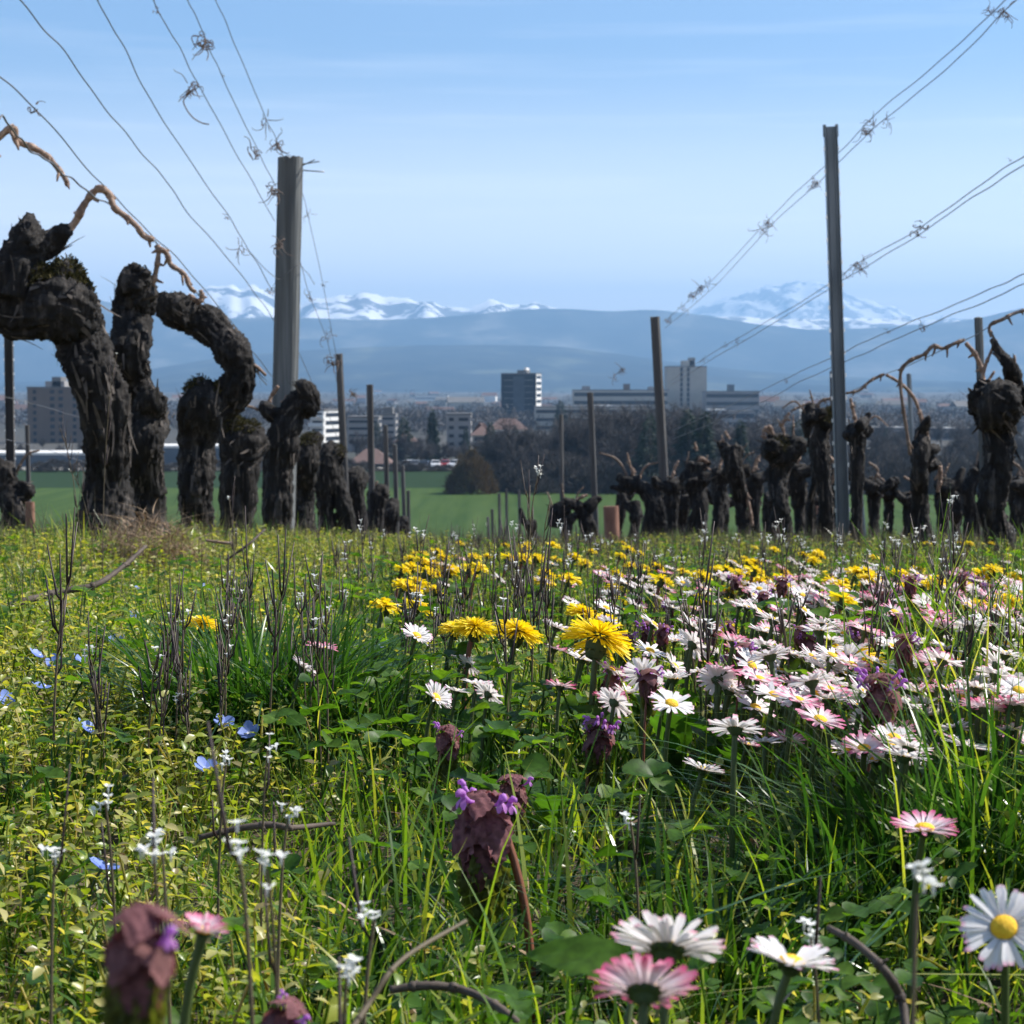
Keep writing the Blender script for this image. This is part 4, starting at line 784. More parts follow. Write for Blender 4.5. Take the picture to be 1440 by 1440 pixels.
# cars parked along the road, seen from the front
cm = [solid('car_white', flat2((.75, .75, .76), .03), 2, rough=.25, spec=.6), solid('car_silver', flat2((.42, .43, .45), .05), 2, rough=.25, metal=.5), solid('car_dark', flat2((.03, .032, .04), .1), 2, rough=.2, spec=.6), solid('car_red', flat2((.30, .03, .03), .1), 2, rough=.25, spec=.6)]
M['rubber'] = solid('rubber', flat2((.02, .02, .02), .2), 5, rough=.9)
def car(px, d, k, rz, lb):
    p = at(px, 655, d); root = empty('parked_car', (p.x, d, gz(p.x, d) + .16), rz); tag(root, lb, 'car', 'cars parked beyond the field')
    prof = [(-2.1, .35), (-2.1, .75), (-1.25, .92), (-.6, 1.42), (.9, 1.46), (1.7, 1.0), (2.1, .9), (2.1, .35)]; P = np.array([(x, s * (.86 if z < 1.2 else .66), z) for s in (-1, 1) for x, z in prof]); n = len(prof); j = np.arange(n)
    mb = MB().add(P, np.stack([j, (j + 1) % n, (j + 1) % n + n, j + n], -1))
    for o_ in (0, n): mb.add(P, np.array([[o_, o_ + 1, o_ + 6, o_ + 7], [o_ + 1, o_ + 2, o_ + 5, o_ + 6], [o_ + 2, o_ + 3, o_ + 4, o_ + 5]]))
    mb.build('body', cm[k], root, smooth=False)
    V = np.array([(-1.2, -.74, .98), (-1.2, .74, .98), (-.66, .62, 1.38), (-.66, -.62, 1.38)]) + [-.035, 0, .03]; MB().add(V, np.array([[0, 1, 2, 3]])).build('windscreen', M['win'], root)
    for s in (-1, 1):
        MB().add(np.array([(-.95, s * .85, .98), (1.4, s * .85, 1.02), (.85, s * .70, 1.40), (-.5, s * .70, 1.38)]) + [0, s * .012, 0], np.array([[0, 1, 2, 3]])).build('side_window', M['win'], root)
        MB().add(*box(-2.13, -2.05, s * .62 - .14, s * .62 + .14, .62, .76)).build('headlight', M['render_white'], root)
        for x in (-1.3, 1.3): MB().add(*tube([(x, s * .66, .32), (x, s * .88, .32)], .32, 14)).build('wheel', M['rubber'], root)
for px, d, k, rz, lb in [(597, 374, 2, R(80), 'dark parked car left of the pointed conifer foot'), (612, 375, 0, R(95), 'white parked car under the pointed conifer'), (642, 376, 0, R(60), 'white parked car just left of the brown bush'), (690, 376, 1, R(110), 'silver parked car just right of the brown bush'), (584, 375, 1, R(88), 'silver parked car leftmost of the row by the road'), (626, 377, 3, R(90), 'dull red parked car between two white ones'), (572, 376, 0, R(20), 'white parked car side on near far posts')]:
    car(px, d, k, rz, lb)

# ---------------------------------------------------------------- meadow: ground cover nobody could count
def wedge(d0, d1, dens, keep=None):
    n = int((.3 * (d1 ** 2 - d0 ** 2) + .5 * (d1 - d0)) * dens)
    t = rng.uniform(0, 1, n * 2); d = d0 + (d1 - d0) * t; hw = .3 * d + .25; hm = .3 * d1 + .25
    ok = rng.uniform(0, 1, n * 2) < hw / hm; d = d[ok][:n]; x = rng.uniform(-1, 1, len(d)) * (.3 * d + .25)
    if keep is not None:
        k = rng.uniform(0, 1, len(d)) < keep(x, d); x, d = x[k], d[k]
    return x, d
def left(x, d):                                         # 1 in the strip under the left row, 0 in the flower meadow
    return np.clip((-.03 - .085 * np.minimum(d, 3.2) - x) / .10 + .5, 0, 1)
def tussock(x, d, f=5., s=0.):
    return .5 + .5 * np.sin(x * f * 2.1 + np.sin(d * f + s) * 1.7 + s) * np.sin(d * f * 1.4 + np.sin(x * f * 1.3) * 1.3 + s * 2)
BANDS = [(.16, .7), (.7, 1.5), (1.5, 3.), (3., 6.), (6., 11.5)]
mb = MB()
for (d0, d1), dn, h0, w0 in zip(BANDS, (24000, 20000, 11000, 4600, 1900), (.034, .044, .055, .056, .055), (.0016, .0016, .0018, .0024, .0038)):
    x, d = wedge(d0, d1, dn, lambda x, d: (1 - .1 * left(x, d)) * (1 - .45 * np.clip((d - 2) / 1.5, 0, 1)))
    tu = tussock(x, d); lf = left(x, d); n = len(x)
    h = h0 * rng.gamma(6, 1 / 6, n) * (.55 + .75 * tu) * (1 - .35 * lf)
    h *= 1 + .8 * np.clip((x - .10 * d - .05) / .08, 0, 1) * np.clip((1.5 - d) / .5, 0, 1)      # longer grass at right
    h *= 1 - .38 * np.clip((d - 1.15) / .4, 0, 1) * (1 - lf)
    h = np.minimum(h, np.where(d < .5, .040 + .05 * (d - .16), .14))
    mb.add(*blades(np.stack([x, d, G(x, d) - .002], -1), h, w0 * rng.uniform(.6, 1.5, n), rng.uniform(0, 6.28, n), rng.gamma(2.2, .28, n)))
n = 5200; rowl = rng.random(n) < .5                                       # rougher growth left standing under the vine rows
d = np.where(rowl, 3.6 + 7 * rng.random(n) ** 1.3, 5 + 12 * rng.random(n)); x = np.where(rowl, -1.05, 1.42) + rng.normal(0, .26, n)
mb.add(*blades(np.stack([x, d, G(x, d) - .002], -1), rng.uniform(.04, .13, n) * (.6 + .6 * tussock(x, d, 6, 1.)), rng.uniform(.0022, .0042, n), rng.uniform(0, 6.28, n), rng.gamma(2.2, .22, n)))
tag(mb.build('grass', M['grass'], smooth=True), 'fresh green meadow grass with blades of mixed length', kind='stuff')
def sprig(seed):
    rs = np.random.default_rng(seed); S_ = MB(); h = rs.uniform(.014, .032); tipx = rs.normal(0, .006, 2)
    for k in range(4):
        t = .25 + .25 * k; c = np.array([tipx[0] * t, tipx[1] * t, h * t])
        for a in (0, math.pi):
            L_ = .0052 * (1.15 - .5 * abs(t - .55)) * rs.uniform(.7, 1.3); V, F = leaf(L_, L_ * .60, 3, 2, lambda t: np.array([.25, .95, .85, .12]), .3, .4)
            S_.add(*inst(V, F, [c], rots([a + k * 1.57 + rs.normal(0, .3)], [rs.uniform(-.1, .7)], [rs.normal(0, .3)])))
    S_.add(*tube([(0, 0, -.002), (tipx[0] * .5, tipx[1] * .5, h * .5), (tipx[0], tipx[1], h)], .0005, 3, cap=False))
    return np.concatenate(S_.V), np.concatenate(S_.F)
mb = MB(); SP = [sprig(k) for k in range(7)]
for (d0, d1), dn, sc in zip(BANDS, (10000, 9000, 6000, 2300, 700), (.9, .95, 1.05, 1.3, 1.6)):
    x, d = wedge(d0, d1, dn, lambda x, d: (.16 + .84 * left(x, d)) * np.clip(.35 + tussock(x, d, 9, 4.) * 1.1, 0, 1)); n = len(x); k = rng.integers(0, 7, n)
    for q in range(7):
        s = k == q; m_ = s.sum()
        if m_: mb.add(*inst(*SP[q], np.stack([x[s], d[s], G(x[s], d[s]) + rng.uniform(-.004, .022, m_) * sc], -1), rots(rng.uniform(0, 6.28, m_), rng.normal(0, .25, m_), rng.normal(0, .25, m_)), sc * rng.uniform(.65, 1.3, m_)))
tag(mb.build('ground_cover', M['cover']), 'low yellow green cover of tiny leaved weeds', kind='stuff')
def trefoil(seed, ln):
    rs = np.random.default_rng(seed); S_ = MB(); tip = np.array([rs.normal(0, .008), rs.normal(0, .008), ln])
    S_.add(*tube([(0, 0, -.003), tip * .55 + [.002, 0, 0], tip], .00055, 3, cap=False)); a0 = rs.uniform(0, 6)
    for k in range(3):
        V, F = leaf(.0085, .0085, 4, 2, lambda t: np.array([.15, .75, 1., .88, .35]), .22, .40)
        S_.add(*inst(V, F, [tip], rots([a0 + k * 2.09], [rs.uniform(-.05, .65)], [rs.normal(0, .25)]), rs.uniform(.7, 1.25)))
    return np.concatenate(S_.V), np.concatenate(S_.F)
mb = MB(); TF = [trefoil(k, l) for k, l in enumerate((.020, .028, .036, .044, .050, .032))]
for (d0, d1), dn in zip(BANDS[:4], (4200, 3200, 1500, 400)):
    x, d = wedge(d0, d1, dn, lambda x, d: (1 - .35 * left(x, d)) * np.clip(tussock(x, d, 7, 2.) * 1.7 - .15, 0, 1)); n = len(x); k = rng.integers(0, 6, n)
    for q in range(6):
        s = k == q; m_ = s.sum()
        if m_: mb.add(*inst(*TF[q], np.stack([x[s], d[s], G(x[s], d[s])], -1), rots(rng.uniform(0, 6.28, m_), rng.normal(0, .15, m_), rng.normal(0, .15, m_)), rng.uniform(.6, 1.35, m_) * np.where(d[s] < .75, .72, 1)))
tag(mb.build('clover', M['clover']), 'round leaved clover growing through the meadow grass', kind='stuff')
mb = MB()
for (d0, d1), dn, w0 in zip(BANDS, (1600, 1500, 1100, 800, 320), (.0011, .0012, .0016, .0024, .004)):
    x, d = wedge(d0, d1, dn, lambda x, d: .35 + .65 * left(x, d)); n = len(x)
    mb.add(*blades(np.stack([x, d, G(x, d) + rng.uniform(.001, .018, n)], -1), rng.uniform(.008, .02, n), w0 * rng.uniform(.6, 2.2, n), rng.uniform(0, 6.28, n), rng.uniform(1., 3.5, n), 4, kink=.3))
tag(mb.build('dry_litter', M['straw']), 'bits of dry straw and dead leaves between the grass', kind='stuff')
mb = MB()
for (d0, d1), dn, w0 in zip(BANDS[2:], (500, 620, 480), (.0009, .0013, .0022)):
    x, d = wedge(d0, d1, dn, lambda x, d: .9 + .1 * (1 - left(x, d))); n = len(x)
    mb.add(*blades(np.stack([x, d, G(x, d)], -1), rng.uniform(.05, .115, n), w0 * rng.uniform(.6, 1.4, n), rng.uniform(0, 6.28, n), rng.uniform(.0, .35, n), 3))
n = 900; d = np.concatenate([rng.uniform(3.4, 9, n), rng.uniform(5, 16, n)]); x = np.concatenate([rng.normal(-1.0, .28, n), rng.normal(1.4, .3, n)])
mb.add(*blades(np.stack([x, d, G(x, d)], -1), rng.uniform(.06, .17, 2 * n), rng.uniform(.0014, .003, 2 * n), rng.uniform(0, 6.28, 2 * n), rng.uniform(.0, .6, 2 * n), 3))
tag(mb.build('dry_stems', M['stem_brown']), 'thin brown dry stems standing through the far meadow', kind='stuff')

# ---------------------------------------------------------------- flowers: builders return {part: (MB, material)} with the base at the origin, the head leaning to +X
def head_frame(h, lean, tilt):
    """stem curve and rotation of the head"""
    P = smooth_path([(0, 0, -.004), (lean * .15, 0, h * .45), (lean * .55, 0, h * .82), (lean, 0, h)], 4)
    Rm = np.array(Matrix.Rotation(tilt, 3, 'Y')); return P, Rm, np.array([lean, 0, h])
def ring_surface(prof, n, Rm, c):
    """surface of revolution round the head axis; prof = [(r, z)]"""
    a = np.linspace(0, 2 * np.pi, n, endpoint=False); V = np.concatenate([np.stack([r * np.cos(a), r * np.sin(a), np.full(n, z)], -1) for r, z in prof]) @ Rm.T + c
    i = np.arange(len(prof) - 1)[:, None] * n; j = np.arange(n)[None]; k = (j + 1) % n
    return V, np.stack([i + j, i + k, i + n + k, i + n + j], -1).reshape(-1, 4)
def daisy(h, Rd, tilt, pink=False, cup=.25, seed=0, lean=.008, fine=True, gap=None):
    rs = np.random.default_rng(seed + 900); P, Rm, c = head_frame(h, lean, tilt); out = {}
    out['stem'] = (MB().add(*tube(P, [.0011] * (len(P) - 1) + [.0013], 5, cap=False)), M['stem'])
    pb = MB(); nl = 5 if fine else 2
    for layer, (n, e0) in enumerate(((24, cup), (20, cup + .16)) if fine else ((17, cup), (12, cup + .15))):
        az = np.arange(n) * 2 * np.pi / n + layer * .13 + rs.normal(0, .05, n); el = e0 + rs.normal(0, .10, n); L_ = Rd * .76 * rs.uniform(.88, 1.06, n)
        for k in range(n):
            if gap and abs((az[k] - gap + np.pi) % (2 * np.pi) - np.pi) < .35: continue
            tt = np.linspace(0, 1, nl + 1); V, F = leaf(L_[k], Rd * (.17 if fine else .26) * rs.uniform(.8, 1.15), nl, 2 if fine else 1, lambda t: (.5 + .55 * t) * np.minimum(1, (1.06 - t) * 5) ** .5, rs.uniform(.0, .22), .25)
            V = V + [Rd * .2, 0, 0]; Rz = rots(np.array([az[k]]), np.array([el[k]]), rs.normal(0, .25, 1))[0]
            V2 = V @ Rz.T; V2[:, 2] -= Rd * .2 * math.sin(el[k]) - Rd * .03; pb.add(V2 @ Rm.T + c, F, t=np.repeat(tt, 3 if fine else 2) * rs.uniform(.9, 1.1))
    out['petals'] = (pb, M['petal_pink'] if pink else M['petal'])
    q = np.linspace(0, 1, 6); out['flower_centre'] = (MB().add(*ring_surface([(Rd * .29 * math.cos(a), Rd * (.05 + .17 * math.sin(a))) for a in q * 1.56], 14 if fine else 8, Rm, c)), M['disc'])
    cb = MB().add(*ring_surface([(.0012, -Rd * .20), (Rd * .16, -Rd * .14), (Rd * .27, Rd * .0), (Rd * .30, Rd * .07)], 12 if fine else 7, Rm, c))
    if fine:
        for k in range(13):
            V, F = leaf(Rd * .34, Rd * .13, 3, 1, lambda t: 1.05 - t ** 2, 0, .1); V = V + [Rd * .13, 0, 0]
            cb.add((V @ rots(np.array([k * .483]), np.array([.32]))[0].T + [0, 0, -Rd * .15]) @ Rm.T + c, F)
    out['calyx'] = (cb, M['calyx']); return out
def dandelion(h, Rd, tilt, seed=0, lean=.01, fine=True):
    rs = np.random.default_rng(seed + 1900); P, Rm, c = head_frame(h, lean, tilt); out = {}
    out['stem'] = (MB().add(*tube(P, .0016, 7, cap=False)), M['stem'] if seed % 3 else M['stem_red'])
    pb = MB()
    for n, e0, L0, z in (((60, -.16, 1., 0), (60, .0, .98, .03), (54, .14, .90, .06), (44, .32, .72, .08), (32, .6, .50, .09), (18, 1.0, .32, .10)) if fine else ((18, -.1, 1., 0), (15, .12, .9, .06), (11, .4, .65, .09), (6, .9, .4, .1))):
        az = rs.uniform(0, 6.283, n) if not fine else np.arange(n) * 6.2832 / n + rs.normal(0, .06, n); el = e0 + rs.normal(0, .09, n); L_ = Rd * L0 * rs.uniform(.86, 1.06, n)
        for k in range(n):
            V, F = leaf(L_[k], Rd * (.068 if fine else .2) * rs.uniform(.8, 1.2), 4 if fine else 2, 1, lambda t: .55 + .5 * t, rs.uniform(.05, .25) * (1 if e0 < .5 else -.4), 0)
            pb.add((V @ rots(np.array([az[k]]), np.array([el[k]]), rs.normal(0, .5, 1))[0].T + [0, 0, z * Rd]) @ Rm.T + c, F)
    out['ray_florets'] = (pb, M['yellow'])
    cb = MB().add(*ring_surface([(.0021, -Rd * .62), (Rd * .22, -Rd * .58), (Rd * .29, -Rd * .35), (Rd * .30, -Rd * .05), (Rd * .36, Rd * .04)], 12 if fine else 7, Rm, c))
    for k in range(16 if fine else 6):
        V, F = leaf(Rd * .55, Rd * .12, 4, 1, lambda t: 1.05 - t, .9 if k % 2 else 0, .1); V = V + [Rd * .24, 0, 0]
        cb.add((V @ rots(np.array([k * .3927]), np.array([.35 if k % 2 else 1.25]))[0].T + [0, 0, -Rd * .52]) @ Rm.T + c, F)
    out['green_cup'] = (cb, M['calyx']); return out
def hood(rs, L_):
    """one lipped flower along +X: tube, hood above, two-lobed lip below"""
    S_ = MB(); S_.add(*tube([(0, 0, 0), (L_ * .3, 0, L_ * .10), (L_ * .55, 0, L_ * .24), (L_ * .75, 0, L_ * .42)], [L_ * .07, L_ * .08, L_ * .12, L_ * .13], 7))
    S_.add(*tube([(L_ * .66, 0, L_ * .40), (L_ * .76, 0, L_ * .52), (L_ * .92, 0, L_ * .60), (L_ * 1.08, 0, L_ * .55), (L_ * 1.15, 0, L_ * .45)], [L_ * .10, L_ * .14, L_ * .15, L_ * .12, L_ * .05], 8))
    for s in (-1, 1):
        V, F = leaf(L_ * .42, L_ * .26, 3, 2, lambda t: np.array([.4, .8, 1, .4]), .5, .2); S_.add(*inst(V, F, [(L_ * .72, s * L_ * .04, L_ * .30)], rots([s * .5], [-.55])))
    return S_
def nettle(h, Rd, tilt, seed=0, lean=.01, fine=True, whorls=6, nfl=7, lower=True):
    rs = np.random.default_rng(seed + 2900); P, Rm, c = head_frame(h, lean, tilt); out = {}
    out['stem'] = (MB().add(*tube(P, .0014 * Rd / .013, 4, cap=False)), M['stem_red'])
    tb, gb, fb = MB(), MB(), MB(); hh = Rd * 2.5
    for k in range(whorls):
        f = k / (whorls - 1); z = -f * hh * .86; size = Rd * (.55 + .62 * math.sin(min(1, f * 1.5 + .22) * math.pi / 2)); el = .30 - 1.35 * min(1, f * 1.5 + .15)
        for q in range(4):
            az = q * (6.283 / 4) + k * .785 + rs.normal(0, .15)
            V, F = leaf(size * 1.12, size * 1.18, 16 if fine else 5, 14 if fine else 4, lambda t: np.sin(np.pi * np.clip(t, .03, 1) ** .58) ** .75 * (1 + (.10 * np.sin(t * 40) if fine else 0)), .75, -.22, wr=size * (.06 if fine else .05), seed=rs.uniform(0, 9))
            V = V + [Rd * .08, 0, 0]; (gb if f > (.55 if fine else .74) else tb).add((V @ rots(np.array([az]), np.array([el + rs.normal(0, .12)]), rs.normal(0, .18, 1))[0].T + [0, 0, z + Rd * .25]) @ Rm.T + c, F)
    for k in range(nfl):
        S_ = hood(rs, Rd * rs.uniform(.48, .66)); V, F = np.concatenate(S_.V), S_.F; az = rs.uniform(0, 6.28) if not (fine and k < 4) else [-1.45, 1.7, 1.35, -1.8][k] + .6; z = -rs.uniform(.05, .42) * hh * .7
        fb.add((V @ rots(np.array([az]), np.array([rs.uniform(-.1, .35)]))[0].T + [math.cos(az) * Rd * .55, math.sin(az) * Rd * .55, z + Rd * .2]) @ Rm.T + c, F)
    if lower and h > hh + .02:
        for k in range(2):
            V, F = leaf(Rd * 1.1, Rd * 1.0, 8, 6, lambda t: np.sin(np.pi * np.clip(t, .03, 1) ** .6) ** .8, .2, .1, wr=Rd * .05); V = V + [Rd * .5, 0, 0]
            gb.add(V @ rots(np.array([k * 3.14 + rs.uniform(0, 3)]), np.array([.1]))[0].T + [lean * .1, 0, h * .18], F)
    out['top_leaves'] = (tb, M['purple']); out['lower_leaves'] = (gb, M['nettle']); out['blossoms'] = (fb, M['mauve']); return out
def speedwell(h, Rd, tilt, seed=0, lean=.004, fine=True):
    rs = np.random.default_rng(seed + 3900); P, Rm, c = head_frame(h, lean, tilt); pb = MB()
    for k, w in enumerate((1.25, 1.05, .8, 1.05)):
        V, F = leaf(Rd, Rd * w, 4, 4, lambda t: np.array([.25, .7, 1., .95, .35]), -.15, .1); pb.add((V @ rots(np.array([k * 1.571 + .2]), np.array([.28]))[0].T) @ Rm.T + c, F, t=np.repeat([1.05, .62, .2, 0, 0], 5))
    sb = MB()
    for k in range(2): sb.add(*tube([(Rd * .1, 0, 0) @ Rm.T + c, (Rd * .4, (k - .5) * Rd * .5, Rd * .35) @ Rm.T + c], [.0003, .0005], 4))
    return {'stem': (MB().add(*tube(P, .0006, 4, cap=False)), M['stem']), 'petals': (pb, M['blue']), 'stamens': (sb, M['white'])}
def cress(h, seed=0, npod=14, nfl=6, fs=1., lean=.006, bare=False):
    rs = np.random.default_rng(seed + 4900); P, Rm, c = head_frame(h, lean, .05); out = {}
    out['stem'] = (MB().add(*tube(P, np.linspace(.0006, .0004, len(P)), 4, cap=False)), M['stem_brown'])
    pb = MB()
    for k in range(npod):
        t = rs.uniform(.42, .98); i = int(t * (len(P) - 1)); a = rs.uniform(0, 6.28); o = np.array([math.cos(a), math.sin(a), 0]); l = rs.uniform(.012, .026) * (.7 + .5 * t); s = rs.uniform(.02, .26)
        p0 = P[i]; p1 = p0 + o * .0025 + [0, 0, .004]; pb.add(*tube([p0, p1, p1 + o * l * s + [0, 0, l]], [.0003, .00052, .0003], 4))
    if npod: out['seed_pods'] = (pb, M['pod'])
    if nfl:
        fb = MB()
        for k in range(nfl):
            o = rs.normal(0, 1, 3) * [.0019, .0019, .0022] * fs + [0, 0, .001]; a0 = rs.uniform(0, 6)
            V, F = leaf(.0021 * fs, .0017 * fs, 2, 1, lambda t: np.array([.3, 1, .6]), -.1, 0)
            fb.add(*inst(V, F, [c + o] * 4, rots(a0 + np.arange(4) * 1.571, rs.uniform(-.1, .6, 4))))
            fb.add(*tube([c + o - [0, 0, .0024 * fs], c + o], [.0003, .0004 * fs], 4))
        out['blossoms'] = (fb, M['white'])
    return out
def place_parts(name, parts, loc, rz, label, cat, group=None, joined=False):
    if joined:
        mb = MB(); ms = []
        for k, (b, m) in parts.items():
            if not b.V: continue
            for v, f, mi in [(np.concatenate(b.V), b.F, len(ms))]:
                mb.add(v, list(b.F), mi, np.concatenate(b.T))
            ms.append(m)
        me = mb.mesh(name, ms); o = bpy.data.objects.new(name, me); COL.objects.link(o); o.location = loc; o.rotation_euler = (0, 0, rz); return tag(o, label, cat, group)
    r = empty(name, loc, rz); tag(r, label, cat, group)
    for k, (b, m) in parts.items():
        if b.V: b.build(k, m, r)
    return r
SUNR = math.pi / 2 - SUN_AZ
def hero(kind, name, px, py, d, cat, label, rz=None, lean=.008, group=None, base=None, **kw):
    """a flower of its own shape whose head sits at (px, py), d metres away; base = pixel where its stem meets the ground"""
    P = at(px, py, d); rz = SUNR if rz is None else rz
    if base: rz = math.atan2(0, P.x - at(base, py, d).x) if abs(px - base) > 3 else rz; lean = abs(P.x - at(base, py, d).x)
    b = Vector((P.x - math.cos(rz) * lean, P.y - math.sin(rz) * lean, 0)); b.z = gz(b.x, b.y); h = max(.012, P.z - b.z)
    return place_parts(name, kind(h, lean=lean, **kw), b, rz, label, cat, group)
class Proto:
    """a flower built once and then copied with its parts"""
    def __init__(s, name, parts, h, lean, joined):
        s.name, s.h, s.lean = name, h, lean
        s.root = place_parts(name, parts, (0, 0, 0), 0, None, None, None, joined); s.used = False
    def put(s, px, py, label, cat, group, sc=1., rj=.45, d=None, span=None):
        if span:
            for q in range(14):
                d = math.exp(rng.uniform(math.log(span[0]), math.log(span[1]))); P = at(px, py, d); hh = P.z - gz(P.x, P.y)
                if .62 * s.h < hh < 1.25 * s.h: break
            else: return None
        d = d or on_ray(px, py, s.h * sc, .55)
        if d is None or d > 11.5: return None
        P = at(px, py, d); rz = SUNR + rng.normal(0, rj); l = s.lean * sc
        b = Vector((P.x - math.cos(rz) * l, P.y - math.sin(rz) * l, 0)); b.z = gz(b.x, b.y); zs = (P.z - b.z) / s.h
        if not s.used: r = s.root; s.used = True
        else:
            r = s.root.copy(); COL.objects.link(r)
            for ch in s.root.children:
                c = ch.copy(); COL.objects.link(c); c.parent = r
        r.location = b; r.rotation_euler = (0, 0, rz); r.scale = (sc, sc, sc if abs(zs / sc - 1) > .5 else zs); tag(r, label, cat, group); return r
    def drop(s):
        if not s.used:
            for ch in list(s.root.children): bpy.data.objects.remove(ch)
            bpy.data.objects.remove(s.root)

# ---------------------------------------------------------------- flowers one can tell apart
D = lambda *a, **k: hero(daisy, 'daisy', *a[:3], 'daisy', a[3], **k)
D(938, 1338, .445, 'large white daisy seen from behind at the bottom edge', Rd=.0135, tilt=.62, cup=.30, seed=1, rz=1.35)
D(905, 1398, .40, 'pink edged daisy low in front of the large white daisy', Rd=.0118, tilt=.75, cup=.35, pink=True, seed=2, rz=1.5)
D(1112, 1358, .46, 'white daisy with a gap in its petals at the bottom', Rd=.0118, tilt=.22, cup=.35, seed=3, gap=1.2, rz=.3)
D(1412, 1306, .47, 'open white daisy showing its yellow eye at right edge', Rd=.0112, tilt=.85, cup=.08, seed=4, rz=-1.9)
D(1300, 1168, .62, 'pink flushed daisy with yellow eye above long grass', Rd=.0112, tilt=.10, cup=.30, pink=True, seed=5, rz=-1.2)
D(1108, 1044, .90, 'rosy daisy seen side on left of the dead nettle pair', Rd=.0105, tilt=.12, cup=.40, pink=True, seed=6)
D(1196, 1058, .92, 'white daisy spreading just above the long grass', Rd=.0115, tilt=.15, cup=.28, seed=7, rz=-1.0)
D(1232, 1070, .84, 'half closed white daisy right of the spreading one', Rd=.0095, tilt=-.25, cup=.5, seed=8)
D(858, 985, 1.02, 'deep pink daisy beside the purple dead nettle in the middle', Rd=.0105, tilt=.12, cup=.45, pink=True, seed=9)
D(612, 982, 1.0, 'nodding white daisy with petals folded left of middle', Rd=.0100, tilt=.9, cup=.55, seed=10, rz=-.5)
D(585, 895, 1.15, 'white daisy left of the first dandelion group', Rd=.0105, tilt=.55, cup=.3, seed=11, rz=-.6)
D(782, 884, 1.22, 'white daisy between two dandelions', Rd=.0105, tilt=.4, cup=.32, seed=12)
D(1300, 906, 1.18, 'white daisy seen from below with dark cup at right', Rd=.0120, tilt=.32, cup=.26, seed=13)
D(1346, 932, 1.10, 'large white daisy on a tall stem right of dead nettle', Rd=.0125, tilt=.30, cup=.30, seed=14)
D(1400, 900, 1.22, 'white daisy beside dark seed pods at the right edge', Rd=.0120, tilt=.35, cup=.3, seed=15)
D(1360, 1052, .86, 'wide white daisy half sunk in grass at right', Rd=.0125, tilt=.25, cup=.25, seed=16)
D(285, 1312, .40, 'blurred pink daisy peeping behind the brown dead nettle', Rd=.0058, tilt=.25, cup=.65, pink=True, seed=17, rz=0)
D(1412, 1000, .98, 'pink tipped daisy low at the right edge', Rd=.0120, tilt=.4, cup=.3, pink=True, seed=18)
D(1318, 988, .98, 'daisy showing yellow eye right of dead nettle stem', Rd=.0105, tilt=.5, cup=.2, seed=19, rz=-1.6)
D(988, 1084, .82, 'white daisy hidden among the grass right of middle', Rd=.0092, tilt=.3, cup=.35, seed=20)
D(948, 938, 1.1, 'white daisy leaning by the toothed green leaf', Rd=.0098, tilt=.8, cup=.3, seed=21, rz=-.2)
D(452, 912, 1.15, 'pink and white daisy right of the grass tuft', Rd=.0098, tilt=.2, cup=.3, pink=True, seed=22)
D(425, 940, 1.12, 'small white daisy drooping over the grass tuft', Rd=.0092, tilt=.7, cup=.35, seed=23)
Y = lambda *a, **k: hero(dandelion, 'dandelion', *a[:3], 'dandelion', a[3], **k)
Y(842, 896, 1.04, 'largest golden dandelion in the middle seen from below', Rd=.0195, tilt=.42, seed=1, rz=.9)
Y(728, 888, 1.12, 'dandelion with raised rays left of the largest one', Rd=.0150, tilt=.30, seed=2, rz=.5)
Y(668, 882, 1.20, 'flat yellow dandelion left of the raised one', Rd=.0145, tilt=.04, seed=3)
Y(640, 884, 1.24, 'dandelion leftmost in the middle group', Rd=.0110, tilt=.10, seed=4)
Y(820, 862, 1.45, 'dandelion directly behind the largest one', Rd=.0135, tilt=.30, seed=5)
Y(852, 873, 1.38, 'orange yellow dandelion tucked right behind the largest one', Rd=.0120, tilt=.25, seed=6)
Y(1206, 926, 1.02, 'half open dandelion fanned above purple dead nettle', Rd=.0150, tilt=.10, seed=7)
Y(285, 876, 1.30, 'lone yellow dandelion above the dark grass tuft at left', Rd=.0115, tilt=.12, seed=8)
Y(1024, 886, 1.6, 'small upright dandelion amid daisies', Rd=.0085, tilt=.9, seed=9, rz=-1.5)
Y(1376, 853, 1.45, 'yellow dandelion behind dark pods at the right edge', Rd=.0125, tilt=.1, seed=10)
Y(1418, 845, 1.5, 'dandelion at the right edge above another one', Rd=.0125, tilt=.2, seed=11)
Y(1400, 858, 1.42, 'dandelion between two others at the right edge', Rd=.0105, tilt=.05, seed=12)
NT = lambda *a, **k: hero(nettle, 'dead_nettle', *a[:3], 'dead nettle', a[3], **k)
NT(684, 1128, .72, 'large purple dead nettle in the middle on a bent red stem', Rd=.0140, tilt=-.06, seed=1, base=752, nfl=5)
NT(205, 1290, .27, 'blurred brown dead nettle close by at lower left', Rd=.0063, tilt=.12, seed=2, base=180, nfl=1)
NT(845, 1018, .95, 'purple dead nettle with mauve lips below the largest dandelion', Rd=.0085, tilt=.1, seed=3, nfl=10, whorls=7)
NT(1240, 955, .86, 'broad headed dead nettle below the half open dandelion', Rd=.0098, tilt=.05, seed=4, nfl=8)
NT(1214, 1000, .93, 'dark dead nettle low beside the broad headed one', Rd=.0070, tilt=-.1, seed=5, nfl=2)
NT(1150, 890, 1.2, 'tall purple dead nettle among the daisies at right', Rd=.0072, tilt=.0, seed=6, nfl=9, whorls=7)
NT(630, 1026, .92, 'small shaded dead nettle left of the toothed leaves', Rd=.0070, tilt=.0, seed=7, nfl=3)
NT(722, 1096, .84, 'dark dead nettle half hidden behind the large one', Rd=.0075, tilt=.0, seed=8, nfl=1)
